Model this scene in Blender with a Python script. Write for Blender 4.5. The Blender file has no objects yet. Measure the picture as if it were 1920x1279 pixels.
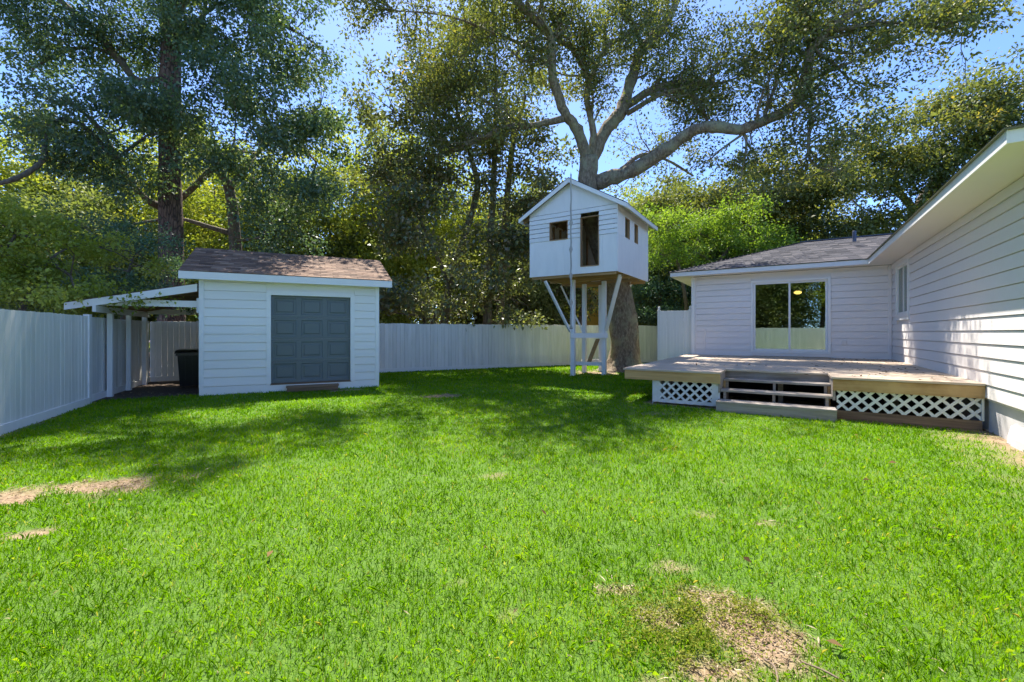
import bpy, math, random
import numpy as np
from mathutils import Vector, Matrix, Quaternion

SC = bpy.context.scene
COL = SC.collection
R = math.radians
rnd = random.Random(11)
rng = np.random.default_rng(11)

# ------------------------------------------------------------------ camera, sky, sun, exposure
CAM_H, FPX, HOR = 1.476, 828.0, 624.0          # eye height, focal length and horizon row in the 1920 px photograph
cam_d = bpy.data.cameras.new('camera')
cam_d.sensor_width = 36.0
cam_d.lens = FPX / 1920 * 36.0
cam_d.shift_y = -(639.5 - HOR) / 1920
cam_d.clip_start, cam_d.clip_end = 0.05, 2000
cam = bpy.data.objects.new('camera', cam_d)
cam.location = (0, 0, CAM_H)
cam.rotation_euler = (R(90), 0, 0)
COL.objects.link(cam)
SC.camera = cam

SUN_DIR = Vector((-0.087, 0.527, 1.0)).normalized()      # towards the sun
SUN_EL = math.asin(SUN_DIR.z)
SUN_ROT = math.atan2(SUN_DIR.x, SUN_DIR.y)
world = bpy.data.worlds.new('World')
SC.world = world
world.use_nodes = True
wn = world.node_tree.nodes
wl = world.node_tree.links
bg = wn['Background']
sky = wn.new('ShaderNodeTexSky')
sky.sky_type = 'NISHITA'
sky.sun_disc = False
sky.sun_elevation = SUN_EL
sky.sun_rotation = SUN_ROT
sky.altitude = 0
sky.air_density = 0.42
sky.dust_density = 0.3
sky.ozone_density = 8.0
wl.new(sky.outputs[0], bg.inputs[0])
bg.inputs[1].default_value = 0.15

sun_d = bpy.data.lights.new('sun', 'SUN')
sun_d.energy = 3.3
sun_d.angle = R(0.53)
sun_d.color = (1.0, 0.94, 0.84)
sun = bpy.data.objects.new('sun', sun_d)
sun.rotation_euler = (-SUN_DIR).to_track_quat('-Z', 'Y').to_euler()
sun.location = SUN_DIR * 60
COL.objects.link(sun)

SC.view_settings.view_transform = 'Standard'
SC.view_settings.look = 'None'
SC.view_settings.gamma = 1.0
SC.view_settings.use_curve_mapping = False
SC.view_settings.exposure = 1.88
SC.render.engine = 'CYCLES'
SC.cycles.max_bounces = 7
SC.cycles.diffuse_bounces = 4
SC.cycles.transparent_max_bounces = 8
SC.cycles.use_denoising = True

# ------------------------------------------------------------------ frames: H = house, F = fences and shed
TH, PH = R(32.14), R(26.17)
cH, sH, cF, sF = math.cos(TH), math.sin(TH), math.cos(PH), math.sin(PH)
def hw(u, w): return (u * cH + w * sH, -u * sH + w * cH)
def fw(a, b): return (a * cF - b * sF, a * sF + b * cF)
def W(px, py, d):
    return Vector(((px - 960) / FPX * d, d, CAM_H - (py - HOR) / FPX * d))

# ------------------------------------------------------------------ materials
def new_mat(name):
    m = bpy.data.materials.new(name)
    m.use_nodes = True
    nt = m.node_tree
    b = nt.nodes['Principled BSDF']
    return m, nt, b
def N(nt, t, **kw):
    n = nt.nodes.new(t)
    for k, v in kw.items():
        if hasattr(n, k): setattr(n, k, v)
        else: n.inputs[k].default_value = v
    return n
def ramp(nt, fac, stops):
    r = nt.nodes.new('ShaderNodeValToRGB')
    e = r.color_ramp.elements
    while len(e) < len(stops): e.new(0.5)
    for i, (p, c) in enumerate(stops):
        e[i].position = p
        e[i].color = (*c, 1) if len(c) == 3 else c
    nt.links.new(fac, r.inputs[0])
    return r
def mix(nt, fac, a, b, mode='MIX'):
    m = nt.nodes.new('ShaderNodeMix')
    m.data_type = 'RGBA'
    m.blend_type = mode
    for s, v in ((0, fac), (6, a), (7, b)):
        if hasattr(v, 'links') or hasattr(v, 'is_linked'): nt.links.new(v, m.inputs[s])
        elif isinstance(v, (int, float)): m.inputs[s].default_value = v
        else: m.inputs[s].default_value = (*v, 1)
    return m.outputs[2]
def coord(nt, scale=(1, 1, 1), kind='Object', obj_random=False):
    t = nt.nodes.new('ShaderNodeTexCoord')
    mp = nt.nodes.new('ShaderNodeMapping')
    mp.inputs['Scale'].default_value = scale
    nt.links.new(t.outputs[kind], mp.inputs[0])
    if obj_random:
        oi = nt.nodes.new('ShaderNodeObjectInfo')
        mul = N(nt, 'ShaderNodeVectorMath', operation='SCALE')
        cmb = nt.nodes.new('ShaderNodeCombineXYZ')
        for i in range(3): nt.links.new(oi.outputs['Random'], cmb.inputs[i])
        nt.links.new(cmb.outputs[0], mul.inputs[0])
        mul.inputs['Scale'].default_value = 37.0
        nt.links.new(mul.outputs[0], mp.inputs['Location'])
    return mp.outputs[0]
def noise(nt, vec, scale, detail=4, rough=0.55):
    n = nt.nodes.new('ShaderNodeTexNoise')
    n.inputs['Scale'].default_value = scale
    n.inputs['Detail'].default_value = detail
    n.inputs['Roughness'].default_value = rough
    nt.links.new(vec, n.inputs['Vector'])
    return n.outputs['Fac']
def bump(nt, b, h, strength, dist=0.02):
    bp = nt.nodes.new('ShaderNodeBump')
    bp.inputs['Strength'].default_value = strength
    bp.inputs['Distance'].default_value = dist
    nt.links.new(h, bp.inputs['Height'])
    nt.links.new(bp.outputs[0], b.inputs['Normal'])

def paint(name, col, dirt=(0.45, 0.43, 0.36), amount=0.25, rough=0.55, grain=(3, 3, 0.6), var=0.06):
    """painted boards: slight colour change from piece to piece, faint weather stains, fine grain"""
    m, nt, b = new_mat(name)
    v = coord(nt, grain, obj_random=True)
    n1 = noise(nt, v, 1.3, 5, 0.6)
    r1 = ramp(nt, n1, [(0.42, (0, 0, 0)), (0.85, (amount,) * 3)])
    oi = nt.nodes.new('ShaderNodeObjectInfo')
    rr = ramp(nt, oi.outputs['Random'], [(0, tuple(c * (1 - var) for c in col)), (1, tuple(min(1, c * (1 + var * 0.3)) for c in col))])
    c = mix(nt, r1.outputs[0], rr.outputs[0], dirt)
    nt.links.new(c, b.inputs['Base Color'])
    b.inputs['Roughness'].default_value = rough
    n2 = noise(nt, coord(nt, tuple(g * 8 for g in grain), obj_random=True), 6, 3, 0.7)
    bump(nt, b, n2, 0.18, 0.004)
    return m
def wood(name, c0, c1, c2, axis=0, rough=0.8, knots=True, grey=None):
    """bare timber with its grain along the local axis 0 or 2"""
    m, nt, b = new_mat(name)
    s = [22, 22, 22]
    s[axis] = 1.1
    v = coord(nt, tuple(s), obj_random=True)
    n = noise(nt, v, 1.0, 6, 0.62)
    r = ramp(nt, n, [(0.25, c0), (0.5, c1), (0.75, c2)])
    oi = nt.nodes.new('ShaderNodeObjectInfo')
    rr = ramp(nt, oi.outputs['Random'], [(0, (0.72,) * 3), (1, (1.12,) * 3)])
    c = mix(nt, 1.0, r.outputs[0], rr.outputs[0], 'MULTIPLY')
    if grey:
        n3 = noise(nt, coord(nt, (1.2, 2.5, 1.2), obj_random=True), 1.6, 5, 0.6)
        r3 = ramp(nt, n3, [(0.4, (0, 0, 0)), (0.7, (1, 1, 1))])
        c = mix(nt, r3.outputs[0], c, grey)
    nt.links.new(c, b.inputs['Base Color'])
    b.inputs['Roughness'].default_value = rough
    bump(nt, b, n, 0.35, 0.006)
    return m
def flat(name, col, rough=0.5, metal=0.0, emit=None):
    m, nt, b = new_mat(name)
    v = coord(nt, (1, 1, 1), obj_random=True)
    n = noise(nt, v, 3.0, 4)
    r = ramp(nt, n, [(0.3, tuple(c * 0.85 for c in col)), (0.75, tuple(min(1, c * 1.08) for c in col))])
    nt.links.new(r.outputs[0], b.inputs['Base Color'])
    b.inputs['Roughness'].default_value = rough
    b.inputs['Metallic'].default_value = metal
    if emit:
        b.inputs['Emission Color'].default_value = (*emit[0], 1)
        b.inputs['Emission Strength'].default_value = emit[1]
    return m
def leafmat(name, stops, trans=0.4, gloss=0.06, grough=0.38, under=None, tcol=(1.25, 1.2, 0.45)):
    """leaf colours follow the random 'tint' of each leaf; light passes through the blade"""
    m = bpy.data.materials.new(name)
    m.use_nodes = True
    nt = m.node_tree
    nt.nodes.clear()
    out = nt.nodes.new('ShaderNodeOutputMaterial')
    at = nt.nodes.new('ShaderNodeAttribute')
    at.attribute_name = 'tint'
    r = ramp(nt, at.outputs['Fac'], stops)
    col = r.outputs[0]
    if under:
        ge = nt.nodes.new('ShaderNodeNewGeometry')
        col = mix(nt, ge.outputs['Backfacing'], col, under)
    d = nt.nodes.new('ShaderNodeBsdfDiffuse')
    t = nt.nodes.new('ShaderNodeBsdfTranslucent')
    nt.links.new(col, d.inputs[0])
    tc = mix(nt, 1.0, r.outputs[0], tcol, 'MULTIPLY')
    nt.links.new(tc, t.inputs[0])
    ms = nt.nodes.new('ShaderNodeMixShader')
    ms.inputs[0].default_value = trans
    nt.links.new(d.outputs[0], ms.inputs[1])
    nt.links.new(t.outputs[0], ms.inputs[2])
    g = nt.nodes.new('ShaderNodeBsdfGlossy')
    g.inputs['Roughness'].default_value = grough
    mg = nt.nodes.new('ShaderNodeMixShader')
    mg.inputs[0].default_value = gloss
    nt.links.new(ms.outputs[0], mg.inputs[1])
    nt.links.new(g.outputs[0], mg.inputs[2])
    nt.links.new(mg.outputs[0], out.inputs[0])
    return m
def bark(name, c0, c1, c2, scale=(5, 5, 1.6), strength=0.9, lichen=None, plates=False):
    m, nt, b = new_mat(name)
    v = coord(nt, scale)
    n = noise(nt, v, 2.2, 8, 0.68)
    h = n
    if plates:
        vo = nt.nodes.new('ShaderNodeTexVoronoi')
        vo.feature = 'DISTANCE_TO_EDGE'
        vo.inputs['Scale'].default_value = 2.2
        nt.links.new(v, vo.inputs['Vector'])
        rp = ramp(nt, vo.outputs['Distance'], [(0.0, (0, 0, 0)), (0.16, (1, 1, 1))])
        h = mix(nt, 0.6, n, rp.outputs[0], 'MULTIPLY')
    r = ramp(nt, h, [(0.22, c0), (0.48, c1), (0.72, c2)])
    c = r.outputs[0]
    if lichen:
        n3 = noise(nt, coord(nt, (1, 1, 1)), 1.7, 6, 0.65)
        r3 = ramp(nt, n3, [(0.48, (0, 0, 0)), (0.62, (0.75,) * 3)])
        c = mix(nt, r3.outputs[0], c, lichen)
    nt.links.new(c, b.inputs['Base Color'])
    b.inputs['Roughness'].default_value = 0.92
    bump(nt, b, h, strength, 0.06)
    return m
def shingle_mat(name, stops):
    m, nt, b = new_mat(name)
    at = nt.nodes.new('ShaderNodeAttribute')
    at.attribute_name = 'tint'
    r = ramp(nt, at.outputs['Fac'], stops)
    n = noise(nt, coord(nt, (1, 1, 1)), 90, 3, 0.7)
    rn = ramp(nt, n, [(0.3, (0.65,) * 3), (0.7, (1.25,) * 3)])
    c = mix(nt, 1.0, r.outputs[0], rn.outputs[0], 'MULTIPLY')
    n2 = noise(nt, coord(nt, (1, 1, 1)), 1.1, 4, 0.6)
    rn2 = ramp(nt, n2, [(0.3, (0.8,) * 3), (0.7, (1.12,) * 3)])
    c = mix(nt, 1.0, c, rn2.outputs[0], 'MULTIPLY')
    nt.links.new(c, b.inputs['Base Color'])
    b.inputs['Roughness'].default_value = 0.9
    bump(nt, b, n, 0.4, 0.004)
    return m

M = {}
M['fence'] = paint('fence_paint', (0.79, 0.78, 0.74), (0.38, 0.40, 0.33), 0.5, 0.6, (5, 5, 0.5), 0.12)
M['fence_trim'] = paint('fence_trim_paint', (0.80, 0.79, 0.76), (0.45, 0.45, 0.4), 0.2, 0.6)
M['white'] = paint('white_siding_paint', (0.83, 0.81, 0.76), (0.55, 0.53, 0.48), 0.18, 0.5, (0.6, 3, 3), 0.04)
M['trim'] = paint('white_trim_paint', (0.83, 0.82, 0.79), (0.55, 0.53, 0.48), 0.12, 0.45)
M['house'] = paint('pale_house_paint', (0.80, 0.755, 0.72), (0.55, 0.52, 0.48), 0.12, 0.5, (0.5, 2, 2), 0.03)
M['soffit'] = paint('soffit_bounce_tint', (0.78, 0.73, 0.66), (0.6, 0.56, 0.48), 0.15, 0.6, (1, 1, 1), 0.02)  # beige tint puts warm light bounced off the deck into the colour
M['door'] = paint('slate_green_door_paint', (0.115, 0.145, 0.15), (0.17, 0.19, 0.18), 0.3, 0.45, (1, 1, 1), 0.08)
M['found'] = flat('painted_concrete', (0.62, 0.60, 0.60), 0.8)
M['deck'] = wood('weathered_deck_wood', (0.28, 0.19, 0.125), (0.55, 0.42, 0.30), (0.70, 0.56, 0.42), 0, 0.8, grey=(0.52, 0.44, 0.36))
M['rim'] = wood('warm_rim_wood', (0.33, 0.18, 0.06), (0.52, 0.31, 0.12), (0.66, 0.44, 0.20), 0, 0.7, grey=(0.55, 0.36, 0.16))
M['tread'] = wood('worn_tread_wood', (0.14, 0.11, 0.09), (0.30, 0.25, 0.20), (0.47, 0.40, 0.33), 0, 0.8, grey=(0.34, 0.31, 0.29))
M['under'] = wood('raw_floor_wood', (0.34, 0.19, 0.07), (0.50, 0.31, 0.13), (0.60, 0.40, 0.20), 0, 0.8)
M['stud'] = wood('raw_stud_wood', (0.20, 0.11, 0.05), (0.33, 0.20, 0.10), (0.42, 0.27, 0.14), 2, 0.8)
M['lattice'] = paint('lattice_plastic', (0.76, 0.77, 0.76), (0.45, 0.45, 0.38), 0.2, 0.5)
M['tree_white'] = paint('treehouse_paint', (0.84, 0.83, 0.79), (0.5, 0.5, 0.5), 0.28, 0.55, (2.5, 2.5, 0.7), 0.05)
M['vinyl'] = paint('gate_panel_paint', (0.80, 0.80, 0.77), (0.5, 0.52, 0.5), 0.15, 0.5)
M['brownboard'] = wood('brown_board', (0.10, 0.06, 0.035), (0.20, 0.13, 0.08), (0.30, 0.20, 0.12), 0, 0.85)
M['ply'] = wood('brown_plywood', (0.16, 0.10, 0.06), (0.24, 0.155, 0.09), (0.31, 0.21, 0.13), 0, 0.85)
M['black'] = flat('black_plastic', (0.012, 0.012, 0.014), 0.32)
M['metal'] = flat('grey_metal', (0.30, 0.31, 0.32), 0.4, 0.7)
M['pipe'] = flat('dark_blue_grey_pipe', (0.09, 0.11, 0.17), 0.5)
M['dark'] = flat('recess_shade', (0.02, 0.02, 0.02), 0.9)  # near-black colour stands in for shade in vent, window and deck hollows
M['room'] = flat('dim_room_wall', (0.30, 0.27, 0.22), 0.9)
M['blind'] = flat('grey_blind', (0.36, 0.37, 0.38), 0.7)
M['yellow'] = paint('yellow_house_paint', (0.74, 0.46, 0.08), (0.55, 0.38, 0.14), 0.2, 0.6, (0.6, 2, 2), 0.04)
M['root'] = flat('weathered_root', (0.20, 0.145, 0.10), 0.95)
M['rope'] = flat('grey_rope', (0.42, 0.40, 0.36), 0.9)
M['lamp'] = flat('lit_lamp_glass', (0.9, 0.75, 0.5), 0.4, 0, ((1.0, 0.55, 0.16), 2.2))
M['drip'] = flat('olive_drip_edge', (0.16, 0.15, 0.07), 0.5)
M['shingle_brown'] = shingle_mat('brown_shingles', [(0, (0.10, 0.058, 0.038)), (0.5, (0.215, 0.13, 0.085)), (1, (0.34, 0.225, 0.15))])
M['shingle_grey'] = shingle_mat('charcoal_shingles', [(0, (0.035, 0.035, 0.045)), (0.5, (0.082, 0.08, 0.095)), (1, (0.18, 0.165, 0.17))])
M['bark_oak'] = bark('oak_bark', (0.05, 0.036, 0.025), (0.20, 0.15, 0.10), (0.42, 0.34, 0.24), (7, 7, 2.6), 1.0, lichen=(0.34, 0.33, 0.20))
M['bark_dark'] = bark('dark_bark', (0.045, 0.036, 0.028), (0.13, 0.105, 0.075), (0.25, 0.20, 0.15), (6, 6, 2.2), 0.9)
M['bark_pine'] = bark('pine_bark', (0.045, 0.028, 0.022), (0.16, 0.10, 0.075), (0.29, 0.19, 0.145), (5.5, 5.5, 1.3), 1.0, plates=True)
M['leaf_oak_dark'] = leafmat('blue_green_oak_leaves', [(0, (0.053, 0.106, 0.077)), (0.45, (0.106, 0.181, 0.106)), (0.75, (0.188, 0.256, 0.094)), (1, (0.350, 0.388, 0.188))], 0.42, 0.05, 0.5)
M['leaf_oak'] = leafmat('olive_oak_leaves', [(0, (0.081, 0.103, 0.040)), (0.5, (0.161, 0.196, 0.063)), (0.8, (0.265, 0.276, 0.081)), (1, (0.414, 0.333, 0.092))], 0.5, 0.045, 0.5)
M['leaf_magnolia'] = leafmat('magnolia_leaves', [(0, (0.077, 0.110, 0.060)), (0.5, (0.156, 0.204, 0.094)), (0.8, (0.281, 0.312, 0.125)), (0.93, (0.438, 0.438, 0.219)), (1, (0.656, 0.423, 0.077))], 0.45, 0.07, 0.45, under=(0.24, 0.18, 0.10))
M['leaf_bright'] = leafmat('yellow_green_leaves', [(0, (0.18, 0.245, 0.036)), (0.5, (0.33, 0.39, 0.066)), (1, (0.504, 0.504, 0.132))], 0.5, 0.03, 0.5)
M['leaf_lime'] = leafmat('lime_green_leaves', [(0, (0.108, 0.204, 0.030)), (0.5, (0.216, 0.348, 0.048)), (1, (0.372, 0.504, 0.096))], 0.5, 0.03, 0.5)
M['leaf_deep'] = leafmat('deep_green_leaves', [(0, (0.051, 0.115, 0.079)), (0.5, (0.101, 0.194, 0.115)), (1, (0.216, 0.316, 0.144))], 0.36, 0.05, 0.45)
M['leaf_far'] = leafmat('far_leaves', [(0, (0.108, 0.156, 0.060)), (0.5, (0.204, 0.258, 0.096)), (1, (0.348, 0.372, 0.168))], 0.5, 0.025, 0.5)
M['needles'] = leafmat('pine_needles', [(0, (0.03, 0.06, 0.02)), (1, (0.10, 0.15, 0.05))], 0.3, 0.05)
M['grass'] = leafmat('grass_blades', [(0, (0.07, 0.17, 0.005)), (0.4, (0.155, 0.315, 0.007)), (0.75, (0.26, 0.42, 0.012)), (0.92, (0.32, 0.43, 0.03)), (1, (0.50, 0.39, 0.14))], 0.52, 0.0, 0.5, tcol=(1.2, 1.25, 0.4))
M['straw'] = leafmat('dead_straw', [(0, (0.08, 0.052, 0.035)), (0.4, (0.28, 0.20, 0.12)), (1, (0.55, 0.45, 0.32))], 0.2, 0.0)
M['weed'] = leafmat('yellowish_weeds', [(0, (0.11, 0.165, 0.02)), (0.6, (0.23, 0.27, 0.035)), (1, (0.33, 0.32, 0.07))], 0.4, 0.0)
M['dryleaf'] = leafmat('fallen_leaves', [(0, (0.04, 0.028, 0.016)), (0.5, (0.10, 0.06, 0.03)), (1, (0.20, 0.13, 0.06))], 0.15, 0.0)

def glass_mat(name, tint, refl):
    m = bpy.data.materials.new(name)
    m.use_nodes = True
    nt = m.node_tree
    nt.nodes.clear()
    out = nt.nodes.new('ShaderNodeOutputMaterial')
    t = nt.nodes.new('ShaderNodeBsdfTransparent')
    t.inputs[0].default_value = (*tint, 1)
    g = nt.nodes.new('ShaderNodeBsdfGlossy')
    g.inputs['Roughness'].default_value = 0.0
    g.inputs[0].default_value = (0.86, 0.95, 0.88, 1)
    fr = nt.nodes.new('ShaderNodeFresnel')
    fr.inputs[0].default_value = 1.5
    ad = N(nt, 'ShaderNodeMath', operation='ADD', use_clamp=True)
    nt.links.new(fr.outputs[0], ad.inputs[0])
    ad.inputs[1].default_value = refl
    ms = nt.nodes.new('ShaderNodeMixShader')
    nt.links.new(ad.outputs[0], ms.inputs[0])
    nt.links.new(t.outputs[0], ms.inputs[1])
    nt.links.new(g.outputs[0], ms.inputs[2])
    nt.links.new(ms.outputs[0], out.inputs[0])
    return m
M['glass'] = glass_mat('door_glass', (0.55, 0.62, 0.55), 0.20)
M['glass2'] = glass_mat('window_glass', (0.6, 0.64, 0.62), 0.10)

# ------------------------------------------------------------------ mesh helpers
class MB:
    def __init__(s):
        s.v, s.f, s.t = [], [], []
    def add(s, vs, fs, tint=None):
        o = len(s.v)
        s.v += [tuple(x) for x in vs]
        s.f += [tuple(i + o for i in f) for f in fs]
        if tint is not None: s.t += [tint] * len(vs)
        return s
    def box(s, x0, x1, y0, y1, z0, z1, tint=None):
        vs = [(x0, y0, z0), (x1, y0, z0), (x1, y1, z0), (x0, y1, z0), (x0, y0, z1), (x1, y0, z1), (x1, y1, z1), (x0, y1, z1)]
        return s.add(vs, [(0, 3, 2, 1), (4, 5, 6, 7), (0, 1, 5, 4), (1, 2, 6, 5), (2, 3, 7, 6), (3, 0, 4, 7)], tint)
    def prism(s, poly, axis, t0, t1):
        """polygon in the plane normal to axis, given as pairs of the two other coordinates, swept from t0 to t1"""
        def p(q, t): return {0: (t, q[0], q[1]), 1: (q[0], t, q[1]), 2: (q[0], q[1], t)}[axis]
        n = len(poly)
        vs = [p(q, t0) for q in poly] + [p(q, t1) for q in poly]
        fs = [tuple(range(n))[::-1], tuple(range(n, 2 * n))] + [(i, (i + 1) % n, n + (i + 1) % n, n + i) for i in range(n)]
        return s.add(vs, fs)
    def beam(s, p, q, w, h, up=(0, 0, 1)):
        p, q = Vector(p), Vector(q)
        d = (q - p).normalized()
        upv = Vector(up)
        if abs(d.dot(upv)) > 0.98: upv = Vector((0, 1, 0))
        x = d.cross(upv).normalized() * (w / 2)
        y = x.cross(d).normalized() * (h / 2)
        vs = [p - x - y, p + x - y, p + x + y, p - x + y, q - x - y, q + x - y, q + x + y, q - x + y]
        return s.add(vs, [(0, 1, 2, 3), (7, 6, 5, 4), (0, 4, 5, 1), (1, 5, 6, 2), (2, 6, 7, 3), (3, 7, 4, 0)])
    def tube(s, pts, rad, n=8, wob=0.0, cap=True):
        pts = [Vector(p) for p in pts]
        o = len(s.v)
        ref = Vector((1, 0, 0))
        for i, p in enumerate(pts):
            d = (pts[min(i + 1, len(pts) - 1)] - pts[max(i - 1, 0)]).normalized()
            if abs(d.dot(ref)) > 0.9: ref = Vector((0, 1, 0)) if abs(d.y) < 0.9 else Vector((0, 0, 1))
            x = (ref - d * ref.dot(d)).normalized()
            y = d.cross(x)
            ref = x
            for k in range(n):
                a = 2 * math.pi * k / n
                r = rad[i] * (1 + wob * rnd.uniform(-1, 1))
                s.v.append(tuple(p + (x * math.cos(a) + y * math.sin(a)) * r))
        for i in range(len(pts) - 1):
            for k in range(n):
                k2 = (k + 1) % n
                s.f.append((o + i * n + k, o + i * n + k2, o + (i + 1) * n + k2, o + (i + 1) * n + k))
        if cap:
            s.f.append(tuple(o + k for k in range(n))[::-1])
            s.f.append(tuple(o + (len(pts) - 1) * n + k for k in range(n)))
        return s
    def lathe(s, prof, n=16, c=(0, 0)):
        o = len(s.v)
        for r, z in prof:
            for k in range(n):
                a = 2 * math.pi * k / n
                s.v.append((c[0] + r * math.cos(a), c[1] + r * math.sin(a), z))
        for i in range(len(prof) - 1):
            for k in range(n):
                k2 = (k + 1) % n
                s.f.append((o + i * n + k, o + i * n + k2, o + (i + 1) * n + k2, o + (i + 1) * n + k))
        return s
    def mesh(s, name, mat, off=(0, 0, 0), smooth=False):
        me = bpy.data.meshes.new(name)
        ox, oy, oz = off
        me.from_pydata([(x - ox, y - oy, z - oz) for x, y, z in s.v], [], s.f)
        if s.t:
            a = me.attributes.new('tint', 'FLOAT', 'POINT')
            a.data.foreach_set('value', s.t)
        if mat: me.materials.append(mat)
        if smooth: me.polygons.foreach_set('use_smooth', [True] * len(me.polygons))
        me.update()
        return me

def tag(o, label=None, cat=None, group=None, kind=None):
    if label: o['label'] = label
    if cat: o['category'] = cat
    if group: o['group'] = group
    if kind: o['kind'] = kind
    return o
class Thing:
    """an Empty at the thing's base; its parts are given in the coordinates of its frame"""
    def __init__(s, name, label, cat, frame='W', at=(0, 0, 0), group=None, rot=None):
        o = bpy.data.objects.new(name, None)
        o.empty_display_size = 0.2
        COL.objects.link(o)
        s.o, s.off = o, Vector((at[0], at[1], at[2] if len(at) > 2 else 0))
        if frame == 'H': x, y = hw(at[0], at[1]); r = -TH
        elif frame == 'F': x, y = fw(at[0], at[1]); r = PH
        else: x, y = at[0], at[1]; r = 0
        if rot is not None: r = rot
        o.location = (x, y, s.off.z)
        o.rotation_euler = (0, 0, r)
        tag(o, label, cat, group)
    def part(s, name, mb, mat, parent=None, smooth=False, kind=None, label=None):
        me = mb.mesh(name, mat, s.off, smooth)
        o = bpy.data.objects.new(name, me)
        COL.objects.link(o)
        o.parent = parent or s.o
        return tag(o, label, None, None, kind)
    def put(s, name, me, loc, parent=None, rot=(0, 0, 0), scale=(1, 1, 1)):
        o = bpy.data.objects.new(name, me)
        COL.objects.link(o)
        o.parent = parent or s.o
        o.location = Vector(loc) - s.off
        o.rotation_euler = rot
        o.scale = scale
        return o
    def empty(s, name, loc, label=None):
        o = bpy.data.objects.new(name, None)
        o.empty_display_size = 0.1
        COL.objects.link(o)
        o.parent = s.o
        return tag(o, label)
def one(name, mb, mat, label=None, cat=None, kind=None, group=None, smooth=False):
    o = bpy.data.objects.new(name, mb.mesh(name, mat, (0, 0, 0), smooth))
    COL.objects.link(o)
    return tag(o, label, cat, group, kind)

def np_mesh(name, verts, nper, mat, tint):
    """many separate polygons with nper corners each, built straight from arrays"""
    nv = len(verts)
    nf = nv // nper
    me = bpy.data.meshes.new(name)
    me.vertices.add(nv)
    me.vertices.foreach_set('co', np.ascontiguousarray(verts, np.float32).ravel())
    me.loops.add(nv)
    me.loops.foreach_set('vertex_index', np.arange(nv, dtype=np.int32))
    me.polygons.add(nf)
    me.polygons.foreach_set('loop_start', np.arange(0, nv, nper, dtype=np.int32))
    a = me.attributes.new('tint', 'FLOAT', 'POINT')
    a.data.foreach_set('value', np.repeat(tint, nper).astype(np.float32))
    me.materials.append(mat)
    me.update(calc_edges=True)
    return me
def unit(a): return a / (np.linalg.norm(a, axis=1, keepdims=True) + 1e-9)
def leaf_quads(pos, direc, length, width, up=0.6):
    """kite-shaped leaves folded a little along the midrib"""
    n = len(pos)
    d = unit(direc)
    r = rng.normal(size=(n, 3))
    r[:, 2] += up * 2
    s = unit(np.cross(d, r))
    nn = np.cross(s, d)
    L = length[:, None]
    Wd = width[:, None]
    a = pos
    b = pos + d * L * 0.45 + s * Wd * 0.5 + nn * Wd * 0.16
    c = pos + d * L - nn * L * 0.1
    e = pos + d * L * 0.45 - s * Wd * 0.5 + nn * Wd * 0.16
    return np.stack([a, b, c, e], 1).reshape(-1, 3)

def vnoise(x, y, seed=0):
    """smooth value noise in 0..1"""
    t = np.random.default_rng(seed).random((256, 256))
    xi, yi = np.floor(x).astype(int), np.floor(y).astype(int)
    fx, fy = x - xi, y - yi
    fx, fy = fx * fx * (3 - 2 * fx), fy * fy * (3 - 2 * fy)
    g = lambda i, j: t[i % 256, j % 256]
    return (g(xi, yi) * (1 - fx) + g(xi + 1, yi) * fx) * (1 - fy) + (g(xi, yi + 1) * (1 - fx) + g(xi + 1, yi + 1) * fx) * fy
def fbm(x, y, seed=0, oct=3):
    v, a = 0, 0.5
    for i in range(oct):
        v = v + a * vnoise(x * 2 ** i + 7 * i, y * 2 ** i + 3 * i, seed + i)
        a *= 0.5
    return v / (1 - 0.5 ** oct)

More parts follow.
